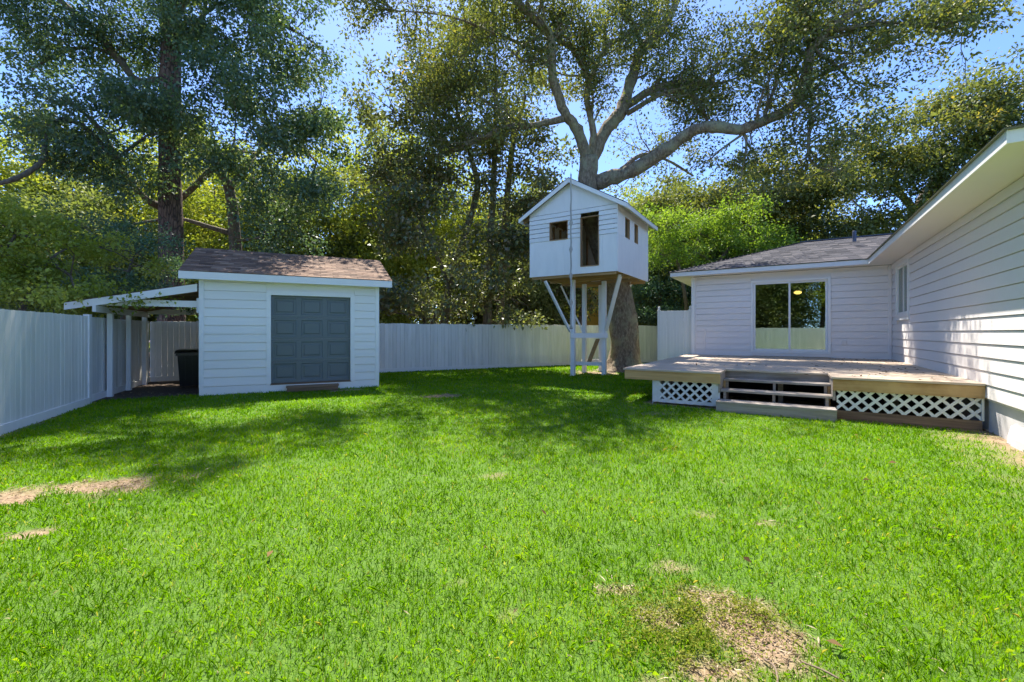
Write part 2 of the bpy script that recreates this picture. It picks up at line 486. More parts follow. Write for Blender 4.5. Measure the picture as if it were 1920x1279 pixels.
# ------------------------------------------------------------------ the lawn
def to_h(x, y): return x * cH - y * sH, x * sH + y * cH
def to_f(x, y): return x * cF + y * sF, -x * sF + y * cF
def bare(x, y):
    """0 = full turf, 1 = bare soil"""
    n = fbm(x * 2.2, y * 2.2, 3)
    n2 = fbm(x * 7, y * 7, 9)
    v = np.zeros_like(x)
    def ell(cx, cy, rx, ry, ang=0, gain=1.0, rag=0.9):
        ca, sa = math.cos(ang), math.sin(ang)
        dx, dy = x - cx, y - cy
        q = np.hypot((dx * ca + dy * sa) / rx, (-dx * sa + dy * ca) / ry)
        return np.clip((1.15 - q + (n - 0.5) * rag * 1.3 + (n2 - 0.5) * 1.5) * 1.5, 0, 1) * gain
    for e in ((-3.98, 4.28, 0.72, 0.27, 0.35), (-4.4, 4.02, 0.3, 0.2, 0.3), (-3.55, 3.28, 0.16, 0.08, 0.2),
              (1.20, 2.16, 0.22, 0.27, 0, 1), (0.90, 1.92, 0.22, 0.12, 0.2, 1), (1.10, 2.48, 0.17, 0.11, 0, 0.9), (0.58, 2.53, 0.13, 0.07, 0, 0.6), (1.03, 2.78, 0.14, 0.08, 0, 0.6),
              (0.78, 2.30, 0.14, 0.10, 0, 0.75), (-1.65, 10.4, 0.5, 0.3, 0.2, 0.9), (3.2, 16.3, 1.3, 0.8, 0, 0.9), (4.4, 17.0, 1.4, 1.1, 0, 1), (-4.3, 11.4, 0.5, 0.25, 0.4, 0.8),
              (1.55, 3.6, 0.14, 0.08, 0, 0.45), (2.0, 3.45, 0.10, 0.07, 0, 0.45), (-0.15, 4.6, 0.12, 0.1, 0, 0.5), (0.0, 2.35, 0.05, 0.05, 0, 0.8), (-0.3, 2.6, 0.06, 0.05, 0, 0.8),
              (3.0, 9.3, 0.5, 0.2, -0.5, 0.8), (2.6, 8.1, 0.35, 0.15, 0, 0.4)):
        v = np.maximum(v, ell(*e))
    u, w = to_h(x, y)
    a, b = to_f(x, y)
    v = np.maximum(v, np.clip(1.0 - np.abs(u - 2.5) / 0.75 + (n - 0.5) * 1.2, 0, 1) * (w < 9.4) * (u > 0.5))
    v = np.maximum(v, ((u > -2.6) & (u < 2.6) & (w > 9.35)) * 1.0)
    v = np.maximum(v, np.clip(1 - (a + 3.88) / 0.22 + (n - 0.5) * 1.2, 0, 1) * (a > -4.2) * (b > 6) * 0.9)
    v = np.maximum(v, np.clip(1 - (16.98 - b) / 0.25 + (n - 0.5) * 1.2, 0, 1) * (b < 17.2) * 0.7)
    v = np.maximum(v, np.clip((b - 12.55 + (n - 0.5) * 0.6) * 3, 0, 1) * (a < -1.9) * (a > -4.2))
    v = np.maximum(v, ((a > -2.0) & (a < 2.05) & (b > 12.62) & (b < 15.95)) * 1.0)
    v = np.maximum(v, ((a < -4.1) | (b > 17.1)) * 1.0)
    return np.clip(v, 0, 1)

def axis_lines(lo, hi, step, far):
    inner = np.arange(lo, hi + step / 2, step)
    out, d = [], step
    e = hi
    while e < far:
        d *= 1.45
        e += d
        out.append(e)
    out2, d = [], step
    e = lo
    while e > -far:
        d *= 1.45
        e -= d
        out2.append(e)
    return np.array(out2[::-1] + list(inner) + out)
gx = axis_lines(-8.5, 9.5, 0.075, 400)
gy = axis_lines(0.6, 12.0, 0.075, 400)
GX, GY = np.meshgrid(gx, gy)
gb = bare(GX.ravel(), GY.ravel())
GZ = (fbm(GX.ravel() * 3, GY.ravel() * 3, 21) - 0.5) * 0.02 - gb * 0.012 - 0.012
nx, ny = len(gx), len(gy)
me = bpy.data.meshes.new('lawn')
idx = np.arange(nx * ny).reshape(ny, nx)
fc = np.stack([idx[:-1, :-1], idx[:-1, 1:], idx[1:, 1:], idx[1:, :-1]], -1).reshape(-1, 4)
me.vertices.add(nx * ny)
me.vertices.foreach_set('co', np.stack([GX.ravel(), GY.ravel(), GZ], 1).astype(np.float32).ravel())
me.loops.add(fc.size)
me.loops.foreach_set('vertex_index', fc.ravel().astype(np.int32))
me.polygons.add(len(fc))
me.polygons.foreach_set('loop_start', np.arange(0, fc.size, 4, dtype=np.int32))
me.attributes.new('bare', 'FLOAT', 'POINT').data.foreach_set('value', gb.astype(np.float32))
a_, b_ = to_f(GX.ravel(), GY.ravel())
mulch = (((b_ > 12.5) & (a_ < -1.9)) | (a_ < -4.1) | (b_ > 17.1)).astype(np.float32)
me.attributes.new('mulch', 'FLOAT', 'POINT').data.foreach_set('value', mulch)
me.update(calc_edges=True)
m, nt, b = new_mat('turf_and_soil')
v = coord(nt, (1, 1, 1))
at = nt.nodes.new('ShaderNodeAttribute'); at.attribute_name = 'bare'
am = nt.nodes.new('ShaderNodeAttribute'); am.attribute_name = 'mulch'
n1 = noise(nt, v, 60, 5, 0.7)
g1 = ramp(nt, n1, [(0.28, (0.035, 0.07, 0.008)), (0.5, (0.085, 0.18, 0.012)), (0.66, (0.15, 0.24, 0.02)), (0.82, (0.32, 0.27, 0.10))])
n0 = noise(nt, v, 0.9, 4, 0.6)
s1 = ramp(nt, noise(nt, v, 24, 6, 0.7), [(0.28, (0.14, 0.09, 0.055)), (0.5, (0.32, 0.22, 0.13)), (0.75, (0.43, 0.32, 0.21))])
mu = ramp(nt, noise(nt, v, 30, 6, 0.7), [(0.3, (0.04, 0.028, 0.02)), (0.55, (0.11, 0.075, 0.05)), (0.75, (0.22, 0.15, 0.10))])
soil = mix(nt, am.outputs['Fac'], s1.outputs[0], mu.outputs[0])
c = mix(nt, at.outputs['Fac'], g1.outputs[0], soil)
nt.links.new(c, b.inputs['Base Color'])
b.inputs['Roughness'].default_value = 0.95
bump(nt, b, n1, 0.8, 0.02)
me.materials.append(m)
lawn = bpy.data.objects.new('lawn', me)
COL.objects.link(lawn)
tag(lawn, kind='structure')

def scatter(n, y0, y1, side=1.25):
    """random ground points inside the view wedge between two distances, evenly spread by area"""
    y = np.sqrt(rng.uniform(y0 * y0, y1 * y1, n))
    x = rng.uniform(-1, 1, n) * (y * 1.17 + side)
    return x, y
def blocked(x, y):
    u, w = to_h(x, y)
    a, b = to_f(x, y)
    return (a < -3.84) | (b > 16.97) | ((u > 2.5) & (w < 9)) | ((w > 9.4) & (u > -2.5)) | ((a > -2.04) & (a < 2.1) & (b > 12.58) & (b < 16)) | ((w > 16.6) & (u > -2.9))
def blades(x, y, h, w, lean, tint, seg3):
    n = len(x)
    ang = rng.uniform(0, 2 * math.pi, n)
    d = np.stack([np.cos(ang), np.sin(ang), np.zeros(n)], 1)
    a2 = rng.uniform(0, 2 * math.pi, n)
    s = np.stack([np.cos(a2), np.sin(a2), np.zeros(n)], 1) * (w[:, None] / 2)
    base = np.stack([x, y, np.full(n, -0.012)], 1)
    up = np.array([0, 0, 1.0])
    mid = base + up * h[:, None] * 0.6 + d * (h * lean * 0.35)[:, None]
    tip = base + up * (h * (1 - 0.25 * lean))[:, None] + d * (h * lean)[:, None]
    if seg3:
        return np.stack([base - s, base + s, mid + s * 0.8, tip, mid - s * 0.8], 1).reshape(-1, 3), 5
    return np.stack([base - s, base + s, tip], 1).reshape(-1, 3), 3
def lawn_tint(x, y):
    t = 0.14 + 0.68 * fbm(x * 1.3, y * 1.3, 41) + (fbm(x * 6, y * 6, 43) - 0.5) * 0.35 + rng.normal(0, 0.17, len(x))
    dry = rng.random(len(x)) < 0.03 + 0.16 * np.clip(fbm(x * 0.9 + 5, y * 0.9, 47) - 0.5, 0, 1)
    return np.clip(np.where(dry, rng.uniform(0.9, 1, len(x)), t * 0.95), 0, 1)
def grass_layer(n, y0, y1):
    """turf thins out and its blades widen steadily with distance, so that no step shows between the layers"""
    y = (rng.random(n) * (y1 ** 0.5 - y0 ** 0.5) + y0 ** 0.5) ** 2
    x = rng.uniform(-1, 1, n) * (y * 1.17 + 1.2)
    bv = bare(x, y)
    keep = (rng.random(n) > bv * 1.15 - 0.02) & ~blocked(x, y)
    clump = fbm(x * 9, y * 9, 51)
    keep &= rng.random(n) < 0.45 + clump * 0.9
    x, y, bv = x[keep], y[keep], bv[keep]
    k = len(x)
    hh = rng.uniform(0.55, 1.3, k) * (0.038 + 0.0015 * y) * (0.7 + 0.6 * fbm(x * 2.5, y * 2.5, 55)) * (1 - 0.45 * bv)
    ww = rng.uniform(0.7, 1.3, k) * (0.0019 + 0.00105 * y)
    t = lawn_tint(x, y)
    near = rng.random(k) < np.clip((9.5 - y) / 6, 0, 1)
    for sel, seg in ((near, True), (~near, False)):
        vs, np_ = blades(x[sel], y[sel], hh[sel], ww[sel] * (1 if seg else 1.5), rng.uniform(0.15, 1.1, sel.sum()), t[sel], seg)
        o = bpy.data.objects.new('grass', np_mesh('grass', vs, np_, M['grass'], t[sel]))
        COL.objects.link(o)
        tag(o, kind='stuff')
grass_layer(500000, 1.4, 21.0)

# dead straw on the bare soil, low yellow weeds in the near patch
x, y = scatter(90000, 1.45, 11.0)
bv = bare(x, y)
a1, b1 = to_f(x, y)
ex_, ey_ = [], []
for cx, cy, rx, ry, k in ((1.15, 2.15, 0.75, 0.6, 18000), (-4.0, 4.2, 1.1, 0.7, 9000), (-1.65, 10.4, 0.8, 0.5, 1500), (0.0, 3.0, 3.5, 1.6, 26000)):
    ex_.append(rng.uniform(cx - rx, cx + rx, k)); ey_.append(rng.uniform(cy - ry, cy + ry, k))
x, y = np.concatenate([x, *ex_]), np.concatenate([y, *ey_])
bv = bare(x, y)
keep = (rng.random(len(x)) < np.clip(bv * 0.42, 0.01, 0.3)) & ~blocked(x, y)
x, y = x[keep], y[keep]
n = len(x)
ang = rng.uniform(0, 6.283, n)
pos = np.stack([x, y, rng.uniform(-0.02, 0.012, n)], 1)
dr = np.stack([np.cos(ang), np.sin(ang), rng.uniform(-0.1, 0.3, n)], 1)
tt = rng.random(n)
o = bpy.data.objects.new('straw', np_mesh('straw', leaf_quads(pos, dr, np.where(rng.random(n) < 0.55, rng.uniform(0.02, 0.08, n), rng.uniform(0.006, 0.02, n)), rng.uniform(0.002, 0.008, n) * (1 + y * 0.10)), 4, M['straw'], tt))
COL.objects.link(o); tag(o, kind='stuff')
ww_ = []
for cx, cy, rx, ry, k in ((0.93, 2.28, 0.30, 0.22, 5200), (0.72, 2.05, 0.2, 0.12, 1200), (1.3, 2.33, 0.12, 0.06, 500), (-3.9, 4.3, 0.6, 0.2, 500), (1.05, 1.8, 0.3, 0.08, 700)):
    q = rng.normal(size=(k, 2)) * 0.5
    ww_.append(np.stack([cx + q[:, 0] * rx * 1.4, cy + q[:, 1] * ry * 1.4, rng.uniform(-0.01, 0.035, k)], 1))
pos = np.concatenate(ww_)
n = len(pos)
keep = rng.random(n) < 0.25 + 1.0 * (fbm(pos[:, 0] * 14, pos[:, 1] * 14, 71) > 0.47)
pos = pos[keep]; n = len(pos)
dr = rng.normal(size=(n, 3)); dr[:, 2] = np.abs(dr[:, 2]) * 0.6
o = bpy.data.objects.new('weeds', np_mesh('weeds', leaf_quads(pos, dr, rng.uniform(0.008, 0.022, n), rng.uniform(0.005, 0.012, n)), 4, M['weed'], rng.random(n)))
COL.objects.link(o); tag(o, kind='stuff')
# ------------------------------------------------------------------ siding helpers
def lap_board(mb, x0, x1, yf, z0, z1, t=0.036, thin=0.020, ydir=1):
    """one lap siding board lying along x with its face at yf: proud at the bottom edge, thin at the top; ydir is the way the wall goes in"""
    b = yf - ydir * t
    p = [(b, z0 + 0.003), (yf - ydir * thin, z1 - 0.006), (yf + ydir * 0.004, z1 - 0.006), (yf + ydir * 0.004, z0 + 0.003)]
    return mb.prism(p, 0, x0, x1)
def spans(x0, x1, z0, z1, holes):
    """pieces of a board left when holes (x0,x1,z0,z1) interrupt it"""
    segs = [(x0, x1)]
    for hx0, hx1, hz0, hz1 in holes:
        if hz1 <= z0 + 0.01 or hz0 >= z1 - 0.01: continue
        out = []
        for a, b in segs:
            if hx1 <= a or hx0 >= b: out.append((a, b)); continue
            if hx0 > a: out.append((a, hx0))
            if hx1 < b: out.append((hx1, b))
        segs = out
    return [(a, b) for a, b in segs if b - a > 0.02]
def shingles(mb, origin, ux, uy, length, run, expo=0.14, tab=0.30, t=0.008):
    """courses of separate tabs on a slope: ux along the eave, uy up the slope"""
    o, ux, uy = Vector(origin), Vector(ux).normalized(), Vector(uy).normalized()
    nz = ux.cross(uy).normalized()
    if nz.z < 0: nz = -nz
    for r in range(int(math.ceil(run / expo))):
        v0, v1 = r * expo, min((r + 1) * expo + 0.03, run)
        xx = -(0.5 * tab if r % 2 else 0) - rnd.uniform(0, 0.05)
        while xx < length:
            x0, x1 = max(0, xx + 0.004), min(length, xx + tab - 0.004)
            xx += tab
            if x1 - x0 < 0.02: continue
            dv = rnd.uniform(-0.008, 0.006) if r else 0
            a, b, c, d = (o + ux * p + uy * q for p, q in ((x0, v0 + dv), (x1, v0 + dv), (x1, v1), (x0, v1)))
            hi, lo = nz * (t + rnd.uniform(0, 0.004)), nz * 0.001
            mb.add([a + hi, b + hi, c + lo, d + lo, a - nz * 0.006, b - nz * 0.006], [(0, 1, 2, 3), (4, 5, 1, 0)], min(1, max(0, rnd.gauss(0.5, 0.24))))
    return mb

# ------------------------------------------------------------------ fences
def plank_meshes(name, w, h, t, mat, k=4, seed=1):
    out = []
    r2 = random.Random(seed)
    for i in range(k):
        hh = h + r2.uniform(-0.012, 0.012)
        e = 0.004
        mb = MB()
        lo = [(0, e), (e, 0), (w - e, 0), (w, e), (w, t), (0, t)]
        bow = r2.uniform(-0.004, 0.004)
        vs = [(x, y, 0) for x, y in lo] + [(x, y + bow, hh / 2) for x, y in lo] + [(x + r2.uniform(-.001, .001), y, hh + (r2.uniform(-.006, .006))) for x, y in lo]
        fs = [(5, 4, 3, 2, 1, 0), (12, 13, 14, 15, 16, 17)]
        for l in range(2):
            for j in range(6):
                fs.append((l * 6 + j, l * 6 + (j + 1) % 6, l * 6 + 6 + (j + 1) % 6, l * 6 + 6 + j))
        mb.add(vs, fs)
        out.append(mb.mesh(name, mat))
    return out
PITCH = 0.146
lf = Thing('board_fence', 'long white board fence on the left with the lean-to posts in front of it', 'fence', 'F', (-3.94, 10, 0), 'white board fences around the yard')
pm = plank_meshes('plank', PITCH - 0.005, 1.80, 0.018, M['fence'])
bb = 12.12
while bb > -7.4:                                    # boards nailed on the yard side, run towards and past the camera
    bb -= PITCH
    lf.put('plank', rnd.choice(pm), (-3.865 + rnd.uniform(-.003, .003), bb, 0.03), rot=(0, 0, R(90) + rnd.uniform(-.004, .004)))
bb = 16.96
while bb > 12.26:                                   # boards behind the posts under the lean-to
    bb -= PITCH
    lf.put('plank', rnd.choice(pm), (-3.99 + rnd.uniform(-.004, .004), bb, 0.03 + rnd.uniform(-.01, .0)), rot=(0, 0, R(90) + rnd.uniform(-.006, .006)))
for b0, b1, a in ((-7.4, 12.12, -3.845), (12.3, 16.95, -3.955)):
    lf.part('kick_board', MB().box(a - 0.02, a + 0.006, b0, b1, -0.02, 0.125), M['fence_trim'])
for z in (0.35, 1.45):
    lf.part('rail', MB().box(-4.06, -4.02, -7.4, 16.95, z, z + 0.09), M['fence'])
for b0 in (-6.4, -4.0, -1.6, 0.8, 3.2, 5.6, 8.0, 10.4):
    lf.part('post', MB().box(-4.16, -4.065, b0, b0 + 0.1, -0.05, 1.75), M['fence_trim'])
bf = Thing('board_fence', 'white board fence across the back of the yard behind shed and treehouse', 'fence', 'F', (6, 17, 0), 'white board fences around the yard')
aa = -3.98
while aa < 20.3:
    bf.put('plank', rnd.choice(pm), (aa, 17.0 + rnd.uniform(-.005, .005), 0.03 + rnd.uniform(-.012, .012)), rot=(0, 0, rnd.uniform(-.006, .006)))
    aa += PITCH
bf.part('kick_board', MB().box(-3.95, 20.3, 16.975, 16.995, -0.02, 0.13), M['fence_trim'])
for z in (0.35, 1.45):
    bf.part('rail', MB().box(-3.95, 20.3, 17.03, 17.07, z, z + 0.09), M['fence'])
a0 = -3.9
while a0 < 20.3:
    bf.part('post', MB().box(a0, a0 + 0.1, 17.075, 17.17, -0.05, 1.75), M['fence_trim'])
    a0 += 2.42
rf = Thing('board_fence', 'white board fence behind the viewer seen only as a reflection in the sliding door', 'fence', 'F', (0, -7.4, 0), 'white board fences around the yard')
aa = -3.85
while aa < 9:
    rf.put('plank', rnd.choice(pm), (aa + PITCH, -7.4, 0.03), rot=(0, 0, R(180)))
    aa += PITCH
for z in (0.35, 1.45):
    rf.part('rail', MB().box(-3.9, 9, -7.52, -7.43, z, z + 0.09), M['fence'])
# tall panel beside the house
gt = Thing('gate_panel', 'taller white vertical-board panel with pointed posts joining the house corner', 'fence panel', 'H', (-3.5, 16.8, 0))
gpm = plank_meshes('plank', 0.112, 2.22, 0.02, M['vinyl'], 3, 5)
u0 = -4.06
while u0 < -3.1:
    gt.put('plank', rnd.choice(gpm), (u0, 16.8 + rnd.uniform(-.003, .003), 0.06))
    u0 += 0.117
for k in range(6):                                   # short return towards the house
    gt.put('plank', rnd.choice(gpm), (-3.0, 16.86 + k * 0.117, 0.06), rot=(0, 0, R(90)))
for u in (-4.16, -3.07):
    gt.part('post', MB().box(u, u + 0.1, 16.79, 16.89, 0, 2.30), M['vinyl'])
    c = (u + 0.05, 16.84)
    gt.part('post_finial', MB().lathe([(0.06, 2.30), (0.06, 2.32), (0.03, 2.34), (0.048, 2.39), (0.03, 2.43), (0.001, 2.46)], 10, c), M['vinyl'], smooth=True)
gt.part('rail', MB().box(-4.06, -3.05, 16.825, 16.86, 0.3, 0.4).box(-4.06, -3.05, 16.825, 16.86, 1.9, 2.0), M['vinyl'])

# ------------------------------------------------------------------ shed with its lean-to
C0, C1, SB, SBK, EV = -2.025, 2.08, 12.61, 15.95, 2.725
shed = Thing('garden_shed', 'white lap-sided shed with brown shingle roof and slate roll-up door', 'shed', 'F', (0, 14.3, 0))
D0, D1, DZ0, DZ1 = -0.54, 1.34, 0.20, 2.424
hole = [(D0 - 0.10, D1 + 0.10, 0, DZ1 + 0.10)]
nb = 13
ex = (2.90 - 0.20) / nb
for i in range(nb):
    z0 = 0.20 + i * ex
    for x0, x1 in spans(C0 + 0.09, C1 - 0.09, z0, z0 + ex, hole):
        shed.part('siding_board', lap_board(MB(), x0, x1, SB, z0, z0 + ex), M['white'])
for x0 in (C0, C1 - 0.09):
    shed.part('corner_board', MB().box(x0 - 0.004, x0 + 0.094, SB - 0.050, SB + 0.05, 0.18, 2.86), M['trim'])
for z0 in np.arange(0.20, 2.85, ex):                  # side walls
    for xf, yd in ((C0, 1), (C1, -1)):
        mb = MB()
        b = xf - yd * 0.014
        mb.prism([(b, z0), (xf - yd * 0.005, z0 + ex), (xf + yd * 0.01, z0 + ex), (xf + yd * 0.01, z0)], 1, SB + 0.05, SBK)
        shed.part('siding_board', mb, M['white'])
shed.part('wall_core', MB().box(C0 + 0.011, C1 - 0.011, SB + 0.17, SBK, 0.12, 2.85), M['white'])
shed.part('wall_core', MB().box(C0 + 0.011, D0 - 0.02, SB + 0.005, SB + 0.17, 0.12, 2.85).box(D1 + 0.02, C1 - 0.011, SB + 0.005, SB + 0.17, 0.12, 2.85).box(D0 - 0.02, D1 + 0.02, SB + 0.005, SB + 0.17, DZ1 + 0.01, 2.85), M['white'])
for s_ in (C0, C1):                                    # gable ends
    shed.part('gable_wall', MB().prism([(SB + 0.05, 2.8), (SBK, 2.8), (14.3, 3.62)], 0, s_ - 0.012 if s_ > 0 else s_, s_ if s_ > 0 else s_ + 0.012), M['white'])
shed.part('skirt_board', MB().box(C0 - 0.002, C1 + 0.002, SB - 0.040, SB + 0.004, -0.03, 0.185), M['trim'])
for n_, x0, x1, z0, z1 in (('door_trim', D0 - 0.10, D0, 0.185, DZ1 + 0.1), ('door_trim', D1, D1 + 0.10, 0.185, DZ1 + 0.1), ('door_trim', D0 - 0.002, D1 + 0.002, DZ1, DZ1 + 0.102)):
    shed.part(n_, MB().box(x0, x1, SB - 0.052, SB + 0.12, z0, z1), M['trim'])
shed.part('door_sill', MB().box(D0 - 0.02, D1 + 0.02, SB - 0.05, SB + 0.16, 0.165, 0.20), M['brownboard'])
sd = shed.empty('roll_up_door', (0, 0, 0))
sw = (D1 - D0) / 3
sh_ = (DZ1 - DZ0) / 4
for r in range(4):
    z0, z1 = DZ0 + r * sh_ + 0.003, DZ0 + (r + 1) * sh_ - 0.003
    mb = MB().box(D0 + 0.003, D1 - 0.003, SB + 0.075, SB + 0.115, z0, z1)
    for c_ in range(3):                                # raised and fielded panels
        x0, x1 = D0 + c_ * sw + 0.075, D0 + (c_ + 1) * sw - 0.075
        p0, p1 = z0 + 0.085, z1 - 0.085
        y0, y1, y2 = SB + 0.0748, SB + 0.058, SB + 0.0745
        rings = []
        for e, yy in ((0, y0), (0.018, SB + 0.088), (0.03, SB + 0.088), (0.06, y1)):
            rings.append([(x0 + e, yy, p0 + e), (x1 - e, yy, p0 + e), (x1 - e, yy, p1 - e), (x0 + e, yy, p1 - e)])
        # frame face stands proud of a sunk moulding, the field rises again
        y0f = SB + 0.060
        fr = [(x0 - 0.02, y0f, p0 - 0.02), (x1 + 0.02, y0f, p0 - 0.02), (x1 + 0.02, y0f, p1 + 0.02), (x0 - 0.02, y0f, p1 + 0.02)]
        rings[0] = fr
        vs = sum(rings, [])
        fs = [(12, 13, 14, 15)]
        for l in range(3):
            fs += [(l * 4 + k, l * 4 + (k + 1) % 4, l * 4 + 4 + (k + 1) % 4, l * 4 + 4 + k) for k in range(4)]
        mb.add(vs, fs)
    # stiles and rails standing 1.5 cm proud round the panels
    for x0, x1 in [(D0 + 0.003, D0 + 0.057)] + [(D0 + k * sw - 0.055, D0 + k * sw + 0.055) for k in (1, 2)] + [(D1 - 0.057, D1 - 0.003)]:
        mb.box(x0, x1, SB + 0.060, SB + 0.0752, z0, z1)
    for c_ in range(3):
        x0, x1 = D0 + c_ * sw + 0.055 + (0.002 if c_ == 0 else 0), D0 + (c_ + 1) * sw - 0.055
        mb.box(x0, x1, SB + 0.060, SB + 0.0752, z0, z0 + 0.065).box(x0, x1, SB + 0.060, SB + 0.0752, z1 - 0.065, z1)
    shed.part('door_section', mb, M['door'], sd)
# roof
RA0, RA1, RF, RB, RIDGE, RZ = -2.375, 2.39, 12.33, 16.27, 14.3, 3.73
pitch = Vector((0, RIDGE - RF, RZ - 2.90)).normalized()
slope = math.hypot(RIDGE - RF, RZ - 2.90)
roof = shed.part('roof', MB().prism([(RF, 2.86), (RIDGE, RZ - 0.04), (RB, 2.86), (RB, 2.885), (RIDGE, RZ - 0.008), (RF, 2.885)], 0, RA0 + 0.02, RA1 - 0.02), M['ply'])
mb = MB()
shingles(mb, (RA0, RF - 0.02, 2.897), (1, 0, 0), pitch, RA1 - RA0, slope + 0.02, 0.14, 0.30)
shingles(mb, (RA0, RB + 0.02, 2.897), (1, 0, 0), (0, -pitch.y, pitch.z), RA1 - RA0, slope + 0.02, 0.14, 0.30)
xx = RA0
while xx < RA1 - 0.05:
    x1 = min(xx + 0.3, RA1)
    mb.add([(xx, RIDGE - 0.13, RZ - 0.04), (x1, RIDGE - 0.13, RZ - 0.042), (x1, RIDGE, RZ + 0.018), (xx, RIDGE, RZ + 0.024), (xx, RIDGE + 0.13, RZ - 0.04), (x1, RIDGE + 0.13, RZ - 0.042)], [(0, 1, 2, 3), (3, 2, 5, 4)], rnd.uniform(0.2, 0.8))
    xx += 0.145
shed.part('shingles', mb, M['shingle_brown'], roof, kind='stuff')
for y0, y1 in ((RF - 0.012, RF + 0.012), (RB - 0.012, RB + 0.012)):
    shed.part('fascia', MB().box(RA0, RA1, y0, y1, EV - 0.01, 2.886), M['trim'], roof)
for a in (RA0, RA1 - 0.022):
    for sgn in (-1, 1):
        ye = RF + 0.013 if sgn < 0 else RB - 0.013
        mb = MB().prism([(ye, 2.73), (ye, 2.884), (RIDGE, RZ - 0.01), (RIDGE, RZ - 0.165)], 0, a, a + 0.02)
        shed.part('rake_board', mb, M['trim'], roof)
shed.part('soffit', MB().box(RA0 + 0.03, RA1 - 0.03, RF + 0.014, SB - 0.026, EV + 0.01, EV + 0.025), M['trim'], roof)
# lean-to on the left side
lt = shed.part('lean_to_roof', MB().prism([(-4.36, 2.075), (C0 - 0.02, 2.585), (C0 - 0.02, 2.615), (-4.36, 2.105)], 1, 12.66, 16.5), M['ply'])
shed.part('lean_to_shingles', MB().prism([(-4.40, 2.115), (C0 - 0.03, 2.632), (C0 - 0.03, 2.65), (-4.40, 2.133)], 1, 12.60, 16.52), M['shingle_brown'], lt)
shed.part('fascia', MB().prism([(-4.40, 1.965), (C0 - 0.045, 2.45), (C0 - 0.045, 2.63), (-4.40, 2.112)], 1, 12.60, 12.645), M['trim'], lt)
shed.part('cross_beam', MB().box(-3.9, C0 - 0.025, 12.80, 12.86, 2.085, 2.235), M['trim'], lt)
shed.part('cross_beam', MB().box(-3.9, C0 - 0.025, 16.30, 16.36, 2.02, 2.17), M['trim'], lt)
shed.part('side_beam', MB().box(-3.93, -3.87, 12.55, 16.45, 1.93, 2.075), M['trim'], lt)
shed.part('ledger_block', MB().box(C0 - 0.075, C0 - 0.02, 12.72, 12.80, 1.95, 2.3), M['trim'], lt)
for k in range(5):
    y = 13.2 + k * 0.75
    shed.part('rafter', MB().prism([(-4.3, 1.99), (C0 - 0.02, 2.49), (C0 - 0.02, 2.582), (-4.3, 2.082)], 1, y, y + 0.04), M['ply'], lt)
for b0, w_ in ((12.14, 0.13), (13.43, 0.11), (14.72, 0.11), (16.06, 0.11)):
    shed.part('lean_to_post', MB().box(-3.945, -3.845, b0, b0 + w_, -0.04, 1.925 if b0 > 12.5 else 1.86), M['fence_trim'], lt)
# weathered low step in front of the roll-up door
st = Thing('wooden_step', 'low weathered brown timber step in front of the slate shed door', 'step', 'F', (0.4, 12.4, 0))
for k in range(3):
    y0 = 12.30 + k * 0.085
    st.part('step_board', MB().box(-0.20, 1.03, y0, y0 + 0.078, 0.10, 0.14), M['brownboard'])
st.part('front_board', MB().box(-0.18, 1.01, 12.31, 12.335, 0.0, 0.098), M['brownboard'])
for x0 in (-0.16, 0.4, 0.96):
    st.part('cleat', MB().box(x0, x0 + 0.04, 12.337, 12.55, 0.0, 0.098), M['brownboard'])
# bin
bn = Thing('trash_bin', 'black wheeled trash bin under the lean-to beside the shed', 'trash bin', 'F', (-2.5, 14.6, 0))
mb = MB()
prof = []
for z, e in ((0.06, 0.0), (0.5, 0.035), (0.98, 0.075)):
    prof.append([(-2.78 - e * 0.6, 14.42 - e, z), (-2.22 + e * 0.6, 14.42 - e, z), (-2.22 + e * 0.6, 14.95 + e, z), (-2.78 - e * 0.6, 14.95 + e, z)])
fs = [(3, 2, 1, 0), (8, 9, 10, 11)]
for l in range(2):
    fs += [(l * 4 + k, l * 4 + (k + 1) % 4, l * 4 + 4 + (k + 1) % 4, l * 4 + 4 + k) for k in range(4)]
mb.add(sum(prof, []), fs)
for x0 in (-2.70, -2.53, -2.36):                       # moulded ribs on the front
    mb.prism([(14.412, 0.14), (14.34, 0.9), (14.36, 0.9), (14.43, 0.14)], 0, x0, x0 + 0.06)
mb.box(-2.86, -2.14, 14.31, 15.06, 0.94, 1.0)
bn.part('body', mb, M['black'])
bn.part('lid', MB().prism([(14.27, 1.003), (14.27, 1.03), (14.45, 1.10), (14.95, 1.12), (15.09, 1.05), (15.09, 1.003)], 0, -2.88, -2.12), M['black'])
for x0 in (-2.80, -2.27):
    bn.part('wheel', MB().tube([(x0, 14.97, 0.12), (x0 + 0.06, 14.97, 0.12)], [0.12, 0.12], 16), M['black'], smooth=False)
bn.o.scale = (0.9, 0.9, 0.92)
bn.part('handle', MB().tube([(-2.75, 15.07, 1.0), (-2.75, 15.14, 1.02), (-2.25, 15.14, 1.02), (-2.25, 15.07, 1.0)], [0.014] * 4, 6), M['black'])

